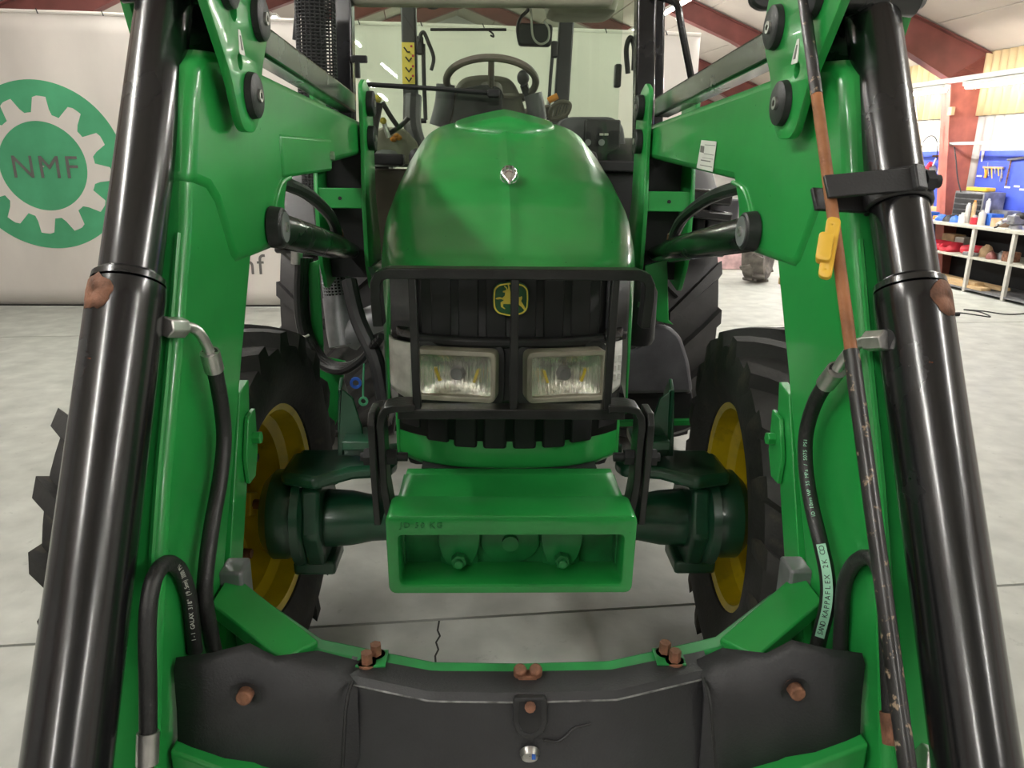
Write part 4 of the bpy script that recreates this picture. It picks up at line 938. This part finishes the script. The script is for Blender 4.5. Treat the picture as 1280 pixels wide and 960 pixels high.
# ================================================================== FRONT LOADER
LD = thing('front_loader', 'green front loader frame with black cylinders mounted on the tractor', 'loader', (XC, 1.6, 0))
IN, OUT = .555, .664
boom_up = [(3.12, 1.880), (1.85, 1.922), (1.52, 1.932), (1.44, 1.925), (1.395, 1.895), (1.37, 1.84), (1.318, 1.705), (1.40, 1.690), (1.435, 1.665), (1.495, 1.560), (1.52, 1.545), (1.885, 1.545), (1.905, 1.64), (1.96, 1.705), (3.10, 1.760)]
leg = [(1.372, 1.84), (1.297, 1.625), (1.203, 1.436), (1.105, 1.25), (1.030, 1.08), (.965, .90), (.80, .52), (1.02, .44), (1.30, .98), (1.515, 1.35), (1.64, 1.56), (1.64, 1.80)]
for s in (-1, 1):
    X = lambda v: XC+s*v
    bo = obj('boom_arm', B().prism([V((X(IN-.004), y, z)) for y, z in boom_up], (s*(OUT-IN+.008), 0, 0)), green, LD, bev=.020, seg=4)
    obj('boom_leg', B().prism([V((X(IN+.004), y, z)) for y, z in leg], (s*(OUT-IN-.008), 0, 0)), green, LD, bev=.016, seg=4)
    wl_ = [V((X(IN+.012), y-.002, z)) for y, z in leg[1:6]]
    wb = []
    obj('weld_seam', B().tube(spline([V((X(IN+.020), y-.001, z)) for y, z in leg[1:7]], 5), .005, n=6, smooth=0), green, LD)
    # lift-ram bracket ear and side doubler
    obj('boom_rib', B().tube([V((X(IN-.004), y, z)) for y, z in ((1.955, 1.70), (1.86, 1.685), (1.79, 1.63), (1.76, 1.56))], .006, n=8), green, bo)
    if s < 0:
        obj('arm_doubler', B().prism([V((X(IN-.010), y, z)) for y, z in ((2.47, 1.80), (2.45, 1.708), (1.88, 1.70), (1.88, 1.80))], (s*.16, 0, 0)), green, LD, bev=.008)
        obj('doubler_bolt', B().cyl(V((X(IN-.02), 2.44, 1.752)), V((X(IN), 2.44, 1.752)), .014, n=6), steel, LD)
    # knuckle plates
    kp = [(1.50, 1.795), (1.585, 1.795), (1.625, 1.85), (1.655, 1.92), (1.715, 1.985), (1.72, 2.06), (1.64, 2.16), (1.46, 2.20), (1.36, 2.15), (1.335, 2.03), (1.455, 1.89)]
    holes = [circ((1.515, 1.915), .016), circ((1.50, 2.0), .022), circ((1.60, 2.10), .02)]
    for xx in (.523, .712):
        kq = kp if xx < .6 else [(1.55, 1.80), (1.585, 1.80), (1.625, 1.85), (1.655, 1.92), (1.715, 1.985), (1.72, 2.06), (1.64, 2.16), (1.52, 2.20), (1.46, 2.15), (1.50, 2.05), (1.56, 1.92)]
        o = objm('knuckle_plate', plate_mesh(rounded(kq, .03), holes if xx < .6 else [], .016, YZ(X(xx)), .002), green, LD)
        if xx < .6: inner_plate = o
    tri = [(1.512, 1.965), (1.535, 1.965), (1.552, 1.925), (1.505, 1.925)]
    objm('warning_label', plate_mesh(rounded([(1.515, 1.970), (1.527, 1.970), (1.545, 1.928), (1.512, 1.928)], .004), [], .001, YZ(X(.5145))), white, inner_plate)
    objm('label_sign', plate_mesh([(1.521, 1.960), (1.526, 1.960), (1.534, 1.936), (1.524, 1.936)], [], .001, YZ(X(.5138))), ink, inner_plate)
    for (py, pz) in ((1.562, 1.860), (1.645, 2.008), (1.462, 2.035)):
        o = obj('pin_cap', B().lathe([(0, .001), (0, .036), (.003, .041), (.015, .043), (.018, .040), (.018, .001)], V((X(.499), py, pz)), (s, 0, 0), 28), blackm, LD)
        obj('pin_bolt', B().lathe([(0, .006), (0, .012), (.008, .012), (.008, .006)], V((X(.494), py, pz)), (s, 0, 0), 16, closed=True), steel, o)
        obj('pivot_pin', B().cyl(V((X(.51), py, pz)), V((X(.705), py, pz)), .022, n=16), greyst, LD)
    obj('knuckle_spacer', B().cyl(V((X(.532), 1.60, 1.985)), V((X(.704), 1.60, 1.985)), .055, n=24), blackp, LD)
    # tilt cylinder
    T0, B0 = V((X(.625), 1.485, 2.02)), V((X(.625), .85, .95)); d = (B0-T0).normalized()
    Pz = lambda z: T0+d*((z-2.02)/d.z)
    tc_ = obj('tilt_cylinder', B().lathe([(0, .030), (0, .046), (.006, .056), (.030, .0575), (.034, .0570), (1.15, .0570), (1.155, .0585), (1.162, .0585), (1.167, .0570), (1.42, .0570), (1.42, .001)], Pz(1.555), d, 48), blackp, LD)
    tc_.location += V((0, 0, 0))
    obj('cylinder_tube', B().lathe([(0, .001), (0, .03), (.05, .041), (.08, .0462), (.82, .0462)], Pz(2.22), d, 40), blackp, tc_)
    obj('tube_eye', B().cyl(V((X(.545), 1.462, 2.035)), V((X(.69), 1.462, 2.035)), .036, n=28), blackp, tc_)
    obj('gland_ring', B().lathe([(-.012, .047), (-.006, .054), (.004, .055), (.004, .046)], Pz(1.557), d, 40), blackp, tc_)
    # rust patch: bare spot just under the collar
    e1 = V((1, 0, 0)); e2_ = d.cross(e1)
    pts = []
    cen = (math.radians(115) if s < 0 else math.radians(62))
    prm = random.Random(5+s)
    ol = [(.10*math.cos(a)*(1+.3*prm.random()), .024*math.sin(a)*(1+.35*prm.random())) for a in [2*math.pi*k/22 for k in range(22)]]
    fr = lambda u_, v_, r_: Pz(1.555)+d*(.034+v_)+(e1*math.cos(cen+u_*5)+e2_*math.sin(cen+u_*5))*r_
    rp = []
    for kk in (0.02, .5, 1.0): rp.append([fr(u_*kk*.9, v_*kk, .0583) for u_, v_ in ol])
    obj('rust_patch', B().loft(rp, cap=False), rust, tc_, solid=.0008)
    # levelling link
    lk = obj('levelling_link', B().beam(V((X(.60), 1.60, 2.018)), V((X(.60), 3.08, 1.945)), .062, .072), blackp, LD, bev=.008)
    # mast on the tractor side
    mi = [(2.98, 2.0), (3.06, 2.03), (3.16, 2.0), (3.22, 1.90), (3.22, 1.60), (3.30, 1.42), (3.30, 1.28), (3.05, 1.24), (2.97, 1.36), (2.955, 1.60), (2.98, 1.75)]
    for xx in (.535, .712):
        o = objm('mast_plate', plate_mesh(rounded(mi, .025), [], .016, YZ(X(xx)), .002), green, LD)
    for (py, pz) in ((3.09, 1.82), (3.09, 1.945)):
        o = obj('pin_cap', B().cyl(V((X(.500), py, pz)), V((X(.528), py, pz)), .046, n=28), blackm, LD, bev=.004)
        obj('pin_bolt', B().cyl(V((X(.496), py, pz)), V((X(.502), py, pz)), .012, n=12), steel, o)
    obj('mast_tie', B().box(V((X(.625), 2.975, 1.60)), (.165, .016, .075)), green, LD, bev=.003)
    obj('tie_hole', B().cyl(V((X(.625), 2.962, 1.60)), V((X(.625), 2.972, 1.60)), .007, n=12), blackf, LD)
    obj('mast_core', B().box(V((X(.625), 3.16, 1.56)), (.15, .10, .56)), blackf, LD)
    # lower mast leg bends in to the chassis
    ml = [V((X(x), y, z)) for x, y, z in ((.535, 2.98, 1.34), (.535, 3.28, 1.34), (.44, 3.30, 1.10), (.40, 3.30, .80), (.40, 2.98, .80), (.44, 2.97, 1.10))]
    obj('mast_leg', B().prism([ml[0], ml[1], ml[2], ml[5]], (-s*.02, 0, 0)).prism([ml[5], ml[2], ml[3], ml[4]], (-s*.02, 0, 0)), greenshade, LD)
    # lift ram
    lr = obj('lift_ram', B().lathe([(0, .03), (.02, .044), (.95, .044), (1.0, .038), (1.30, .028)], V((X(.575), 1.80, 1.592)), V((s*.03, 1.26, -.20)), 32), blackp, LD)
    o = obj('pin_cap', B().lathe([(0, .001), (0, .038), (.004, .043), (.026, .046), (.03, .046), (.03, .001)], V((X(.518), 1.752, 1.597)), (s, 0, 0), 28), blackm, LD)
    obj('pin_washer', B().cyl(V((X(.515), 1.752, 1.597)), V((X(.519), 1.752, 1.597)), .034, n=24), greyst, o)
    obj('pin_bolt', B().lathe([(0, .006), (0, .011), (.008, .011), (.008, .006)], V((X(.511), 1.752, 1.597)), (s, 0, 0), 16, closed=True), steel, o)
    obj('lift_pin', B().cyl(V((X(.53), 1.752, 1.597)), V((X(.62), 1.752, 1.597)), .024, n=16), greyst, LD)
    obj('ram_hose', B().tube([V((X(.60), 1.80, 1.70)), V((X(.60), 2.05, 1.685)), V((X(.60), 2.35, 1.64)), V((X(.595), 2.62, 1.56)), V((X(.59), 2.72, 1.48))], .019, n=10), hoserub, LD)
    obj('ram_fitting', B().cyl(V((X(.59), 2.71, 1.50)), V((X(.59), 2.73, 1.45)), .021, n=6), rust, LD)
    # parking stand folded along the back of the leg
    ps = [(1.50, 1.305), (1.53, 1.32), (1.545, 1.30), (1.50, 1.12), (1.33, .86), (1.27, .80), (1.25, .82)]
    st = obj('parking_stand', B().prism([V((X(IN+.006), y+.008, z)) for y, z in ((1.475, 1.29), (1.535, 1.30), (1.515, 1.20), (1.47, 1.10), (1.32, .80), (1.24, .80))], (s*.02, 0, 0)), green, LD, bev=.002)
    obj('stand_lug', B().prism([V((X(IN-.005), y, z)) for y, z in ((1.49, 1.235), (1.535, 1.24), (1.53, 1.15), (1.50, 1.10), (1.46, 1.10), (1.455, 1.16))], (s*.010, 0, 0)), green, st, bev=.002)
    obj('stand_bolt', B().cyl(V((X(IN-.022), 1.505, 1.185)), V((X(IN-.004), 1.505, 1.185)), .014, n=6), green, st, bev=.002)
    obj('stand_bracket', B().box(V((X(IN-.015), 1.30, .955)), (.045, .06, .10)), greyst, LD, bev=.006)

# tapered axis mark: cross beam, bowed forward, and its black covers
zc_t = .925
be = [UZ(x, y, zc_t) for x, y in ((262, 708), (272, 728), (348, 789), (440, 814), (512, 838), (640, 838))]
back = [V((XC+x, y, zc_t)) for x, y in ((-.56, 1.345), (-.50, 1.30), (-.355, 1.165), (-.235, 1.125), (-.15, 1.098), (0, 1.093))]
back = back+[V((2*XC-p.x, p.y, p.z)) for p in back[-2::-1]]
rings = [[p+V((0, dy, dz)) for dy, dz in ((.018, 0), (-.020, 0), (-.028, -.01), (-.028, -.14), (.018, -.14))] for p in back]
cbm = obj('cross_beam', B().loft(rings), greend, LD, bev=.006, seg=3)
for s in (-1, 1):
    # sloping end gusset between beam and boom
    obj('beam_gusset', B().prism([V((XC+s*x, y, z)) for x, y, z in ((.552, 1.31, .985), (.552, 1.20, .985), (.40, 1.095, .945), (.355, 1.160, .935))], (0, 0, -.03)), green, LD, bev=.004)
    obj('lower_plate', B().prism([V((XC+s*x, .985, z)) for x, z in ((.553, .86), (.553, .60), (.30, .60), (.34, .76))], (0, .05, 0)), green, LD, bev=.006)
    for k, (x, y) in enumerate((((-.262, 1.105)), ((-.250, 1.128)))):
        obj('beam_bolt', B().cyl(V((XC-s*x, y, .925)), V((XC-s*x, y, .95)), .010, n=6).cyl(V((XC-s*x, y, .925)), V((XC-s*x, y, .93)), .016, n=12), rust, LD)
    obj('bolt_plate', B().box(V((XC+s*.255, 1.117, .927)), (.05, .045, .006)), greend, LD)
for x in (-.006, .020): obj('beam_bolt', B().cyl(V((XC+x+.002, 1.075, .925)), V((XC+x+.002, 1.068, .945)), .011, n=12), rust, LD, bev=.004)
obj('bolt_bridge', B().box(V((XC+.008, 1.070, .929)), (.03, .02, .008)), rust, LD)

# cover panels: rows top edge -> crease -> front face
def cover_rows(xs, yb, yc):
    pass
def plan(x):                    # plan line of the beam's front top edge
    ax = abs(x)
    pts = [(0, 1.077), (.15, 1.080), (.235, 1.105), (.355, 1.14), (.50, 1.16)]
    for a, b_ in zip(pts, pts[1:]):
        if ax <= b_[0]: return a[1]+(b_[1]-a[1])*(ax-a[0])/(b_[0]-a[0])
    return pts[-1][1]
def crease_y(x): return plan(x)-.042-.008*math.cos(x*4)
N_ = 36
cx0, cx1 = -.290, .320
def cov_row(k):
    out = []
    for i in range(N_+1):
        x = cx0+(cx1-cx0)*i/N_; xr = x
        if k == 0: p = V((XC+x, plan(x)+.004, .9285))
        elif k == 1: p = V((XC+x, crease_y(x)+.004, .926))
        elif k == 2: p = V((XC+x, crease_y(x)-.008, .917))
        elif k == 3: p = V((XC+x, crease_y(x)-.012, .900))
        elif k == 4: p = V((XC+x*1.02, crease_y(x)-.035, .82))
        else: p = V((XC+x*1.05, crease_y(x)-.07, .66))
        out.append(p)
    return out
cc = obj('centre_cover', B().grid([cov_row(k) for k in range(6)]), blackd, LD, solid=.006, ang=22)
obj('worn_highlight_edge', B().tube([p_+V((0, -.0006, .0006)) for p_ in cov_row(2)], .0016, n=6, smooth=0), edgem, cc)  # pale line paints in the crease's highlight along with its scuffing
# slot with raised rim in the middle of the cover
so = V((XC+.010, crease_y(0)-.014, .902)); ey = V((0, .26, .97))
slot = [(-.025, .026), (-.025, -.014), (-.018, -.031), (0, -.040), (.018, -.031), (.025, -.014), (.025, .026)]
objm('slot_rim', plate_mesh(rounded(slot, .006), [rounded([(x*.80, z*.86) for x, z in slot], .005)], .014, frame(so, (1, 0, 0), ey), .002), blackm, cc)
objm('slot_hollow', plate_mesh(rounded([(x*.82, z*.88) for x, z in slot], .005), [], .004, frame(so+V((0, -.004, 0)), (1, 0, 0), ey)), blackf, cc)
obj('slot_bolt', B().cyl(so+V((0, -.002, .014)), so+V((0, -.0065, .016)), .009, n=10), rust, cc)
ckp = [(.028, -.040), (.040, -.043), (.052, -.043), (.064, -.036), (.078, -.024), (.092, -.021), (.104, -.018)]
cb_ = B()
pp = [V((XC+.004+x*1.0, crease_y(x)-.0135+(z+.004)*.33, .900+z)) for x, z in ckp]
obj('cover_crack', cb_.tube(pp, .0022, n=6, smooth=4), blackink, cc)
obj('cover_screw', B().lathe([(0, .001), (0, .010), (-.003, .013), (.004, .016), (.008, .016)], V((XC+.010, crease_y(0)-.036, .838)), (0, .95, .3), 20), steel, cc)
obj('screw_chip', B().box(V((XC+.016, crease_y(0)-.040, .841)), (.006, .003, .010)), bluep, cc)
for s in (-1, 1):
    xs = [.300, .345, .405, .440, .497, .552] if s > 0 else [.270, .345, .405, .440, .497, .552]
    yt = [1.065, 1.072, 1.060, 1.050, 1.04, 1.035]
    ztp = [.930, .948, .968, 1.000, .990, .985]
    top_ = [V((XC+s*x, y+.03*(1 if i < 2 else 0)+.012, z)) for i, (x, y, z) in enumerate(zip(xs, yt, ztp))]
    r1 = [V((XC+s*x, y-.002, z-.012)) for x, y, z in zip(xs, yt, ztp)]
    r2 = [V((XC+s*x, y-.020+.010*(i > 2), .90)) for i, (x, y) in enumerate(zip(xs, yt))]
    r3 = [V((XC+s*(x-.006), y-.055+.012*(i > 2), z)) for i, (x, y, z) in enumerate(zip(xs, yt, (.70, .70, .70, .75, .80, .815)))]
    r3[0] = V((XC+s*(xs[0]-.006), yt[0]-.055, .70))
    ec_ = obj('end_cover', B().grid([top_, r1, r2, r3]), blackd, LD, solid=.008, ang=45)
    pb = V((XC+s*.443, 1.032, .925))
    obj('cover_bolt', B().cyl(pb+V((0, .02, 0)), pb+V((0, -.014, .003)), .0125, n=16), rust, ec_, bev=.003)
    obj('bolt_dimple', B().lathe([(0, .013), (-.004, .024)], pb+V((0, .004, 0)), (0, 1, 0), 20), blackd, ec_)
    obj('seam', B().tube([V((XC+s*(.300 if s > 0 else .278), 1.062+.0, .928)), V((XC+s*.305 if s > 0 else XC+s*.285, 1.03, .90)), V((XC+s*.315 if s > 0 else XC+s*.29, .985, .78))], .003, n=6), blackink, ec_)

# hoses on the boom legs
hL = [UX(x, y, XC-.53) for x, y in ((262, 440), (270, 470), (277, 510), (280, 550), (275, 600), (266, 650), (259, 700), (256, 745), (262, 785), (268, 815))]
def shift(pts, d0): return [p+V(d0) for p in pts]
def hose(name, pts, r=.0135): return obj(name, B().tube(pts, r, n=12), hoserub, LD)
pL = [UX(207, 409, XC-.565), UX(222, 409, XC-.555), UX(240, 410, XC-.545), UX(252, 420, XC-.535), UX(262, 440, XC-.53)]
fit = obj('hose_elbow', B().tube(pL[1:], .009, n=12), steel, LD)
obj('hose_nut', B().cyl(pL[0], pL[1].lerp(pL[2], .4), .0175, n=6), steel, fit, bev=.002); obj('port_boss', B().cyl(UX(196, 408, XC-.60), UX(210, 408, XC-.565), .016, n=14), blackf, fit)
obj('hose_ferrule', B().cyl(pL[-1], hL[0].lerp(hL[1], .75), .0165, n=16), steel, fit)
hose('boom_hose', hL)
hL2 = [UX(x, y, XC-.545) for x, y in ((185, 915), (185, 860), (184, 800), (186, 755), (193, 722), (208, 704), (224, 712), (235, 740), (240, 775), (244, 815))]
h2 = hose('boom_hose', hL2, .0125)
obj('hose_ferrule', B().cyl(hL2[0], UX(184, 955, XC-.545), .0155, n=16), steel, h2); obj('hose_stub', B().cyl(UX(184, 950, XC-.545), UX(183, 985, XC-.545), .009, n=12), rust, h2)
pR = [UX(1108, 425, XC+.565), UX(1092, 424, XC+.555), UX(1072, 430, XC+.545), UX(1056, 446, XC+.535), UX(1046, 462, XC+.53)]
fit = obj('hose_elbow', B().tube(pR[1:], .009, n=12), steel, LD)
obj('hose_nut', B().cyl(pR[0], pR[1].lerp(pR[2], .4), .0175, n=6), steel, fit, bev=.002); obj('port_boss', B().cyl(UX(1121, 424, XC+.60), UX(1106, 424, XC+.565), .016, n=14), blackf, fit)
hR = [UX(x, y, XC+.53) for x, y in ((1046, 462), (1032, 480), (1018, 505), (1008, 540), (1007, 580), (1014, 630), (1026, 680), (1034, 720), (1034, 755), (1026, 790), (1020, 815))]
obj('hose_ferrule', B().cyl(pR[-1], hR[1], .0165, n=16), steel, fit)
h1 = hose('boom_hose', hR)
hR2 = [UX(x, y, XC+.545) for x, y in ((1050, 815), (1052, 770), (1056, 728), (1070, 702), (1088, 697), (1100, 715), (1107, 760), (1110, 820), (1113, 890))]
h3 = hose('boom_hose', hR2, .0125)
obj('hose_ferrule', B().cyl(hR2[-1], UX(1117, 930, XC+.545), .0155, n=16), rust, h3)
def hose_text(parent, pts, r, txt, size, start, mat, stripe=None):
    P = spline([V(p) for p in pts], 10); L_ = [0]
    for a, b_ in zip(P, P[1:]): L_.append(L_[-1]+(b_-a).length)
    def at(s_):
        for i in range(len(L_)-1):
            if L_[i+1] >= s_: k = (s_-L_[i])/(L_[i+1]-L_[i]); return P[i].lerp(P[i+1], k), (P[i+1]-P[i]).normalized()
        return P[-1], (P[-1]-P[-2]).normalized()
    ms = []; s_ = start
    bm = bmesh.new()
    for ch in txt:
        if ch != ' ':
            p, tg = at(s_); out = (CAM-p); out = (out-tg*out.dot(tg)).normalized()
            M = frame(p+out*(r+.0006), tg, out.cross(tg)); me = text_mesh(ch, size, M, .0001); bm.from_mesh(me); bpy.data.meshes.remove(me)
        s_ += size*.62
    me = bpy.data.meshes.new('hose_print'); bm.to_mesh(me); bm.free()
    o = objm('hose_print', me, mat, parent)
    if stripe:
        rows = [[], []]
        k = 40
        for i in range(k+1):
            p, tg = at(start-.01+(s_-start+.01)*i/k); out = (CAM-p); out = (out-tg*out.dot(tg)).normalized(); sd = out.cross(tg)
            rows[0].append(p+out*(r+.0002)+sd*size*.62); rows[1].append(p+out*(r+.0002)-sd*size*.62)
        obj('hose_stripe', B().grid(rows), stripe, parent)
    return o
minty = pmat('hose_stripe_mint', (.30, .62, .42), .5)
hose_text(h1, hR[::-1], .0135, 'SAND KAPPAFLEX 2K CO', .0125, .055, blackink, minty)
hose_text(h1, hR[::-1], .0135, 'ID 10mm WP 35 MPa / 5075 PSI', .009, .262, minty)
hose_text(h2, hL2[::-1], .0125, '1-1 GALAX 3/8" (9.5mm) 3000 PSI', .0095, .03, white)

# depth indicator rod with clamp and yellow clip
dd = (V((0, .85, .95))-V((0, 1.485, 2.02))).normalized()
RX = XC+.497
def RP(x, y): return UX(x, y, RX)
ra, rb_, rc_ = RP(1004, -6), RP(1021, 120), RP(1072, 445)
rd_ = RP(1137, 980)
A0, D0 = RP(1004, -6), RP(1133, 950)
dr = (D0-A0).normalized()
def on_rod(y):
    lo, hi = 0, (D0-A0).length*1.1
    for _ in range(40):
        m_ = (lo+hi)/2; q = A0+dr*m_-CAM
        if 480-F*(q.dot(_u))/(q.dot(_f)) < y: lo = m_
        else: hi = m_
    return A0+dr*lo
rod = obj('indicator_rod', B().cyl(on_rod(118), on_rod(440), .0095, n=20), rustrod, LD)
lab(rod, 'rusty brown middle of the round indicator rod')
o = obj('rod_upper', B().cyl(A0, on_rod(119), .0102, n=20), blackrust, rod); obj('rod_lower', B().cyl(on_rod(438), D0+dr*.06, .0118, n=20), blackrust, rod)
pc = on_rod(310); ys_ = V((-.010, -.012, 0))
yc = frame(pc+V((-.016, -.006, 0)), (1, -.5, 0), -dr)
cl = objm('yellow_clip', plate_mesh(rounded([(-.007, -.048), (.007, -.050), (.009, .048), (-.007, .050)], .007), [circ((0, .038), .003), circ((.0, -.038), .003)], .014, yc, .003), yellowc, rod)
objm('clip_block', plate_mesh(rounded([(-.013, -.020), (.004, -.022), (.004, .020), (-.013, .022)], .004), [], .022, frame(pc+V((-.020, -.011, 0)), (1, -.5, 0), -dr), .003), yellowc, cl)
# clamp collar on the tube of the cylinder
T0 = V((XC+.625, 1.485, 2.02)); d = (V((XC+.625, .85, .95))-T0).normalized(); Pz = lambda z: T0+d*((z-2.02)/d.z)
pk = Pz(1.700)
ck_ = obj('rod_clamp', B().lathe([(-.024, .0455), (-.024, .054), (.024, .054), (.024, .0455)], pk, d, 36, closed=True), blackm, LD, bev=.003)
fwd = V((0, -.86, .51))
q1 = on_rod(240)
obj('clamp_arm', B().beam(q1+fwd*.016+V((-.014, 0, 0)), pk+fwd*.052+V((.005, 0, 0)), .008, .040, (0, .51, .86)), blackm, ck_, bev=.002)
obj('clamp_arm', B().beam(q1-fwd*.016+V((-.02, 0, -.004)), pk-fwd*.02+V((-.03, 0, -.004)), .008, .040, (0, .51, .86)), blackm, ck_, bev=.002)
obj('clamp_jaw', B().beam(pk+fwd*.056+V((-.005, 0, 0)), pk+fwd*.050+V((.016, 0, 0)), .020, .044, (0, .51, .86)), blackm, ck_, bev=.003)
obj('clamp_bolt', B().cyl(pk+fwd*.045+V((.016, 0, .0)), pk+fwd*.045+V((.046, 0, .0)), .011, n=12).cyl(pk+fwd*.045+V((.020, 0, .0)), pk+fwd*.045+V((.034, 0, .0)), .018, n=6), blackf, ck_)

# type plate on the boom arm, blue speck of tape on the leg
tl = [UX(x, y, XC+IN-.0065) for x, y in ((877, 175), (896, 177), (891, 215), (871, 210))]
pl_ = obj('type_label', B().prism(tl, (-.0008, 0, 0)), white, LD)
def lb(x0, y0, x1, y1, w_): return B().beam(UX(x0, y0, XC+IN-.0078), UX(x1, y1, XC+IN-.0078), .0006, w_)
for (x0, y0, x1, y1, w_) in ((881, 181, 894, 182, .0015), (880, 192, 892, 194, .0015), (876, 200, 888, 202, .003), (875, 206, 890, 209, .002), (878, 197, 891, 199, .001)): obj('label_line', lb(x0, y0, x1, y1, w_), ink, pl_)
obj('label_logo', B().beam(UX(875.5, 186, XC+IN-.0078), UX(880, 187, XC+IN-.0078), .0006, .018), ink, pl_)
obj('blue_speck', B().box(UX(1115, 668, XC+.60)+V((0, -.004, 0)), (.014, .003, .008)), bluep, LD)
obj('lower_nut', B().cyl(UX(1150, 950, XC+.60), UX(1176, 958, XC+.63), .026, n=6), steel, LD, bev=.003)
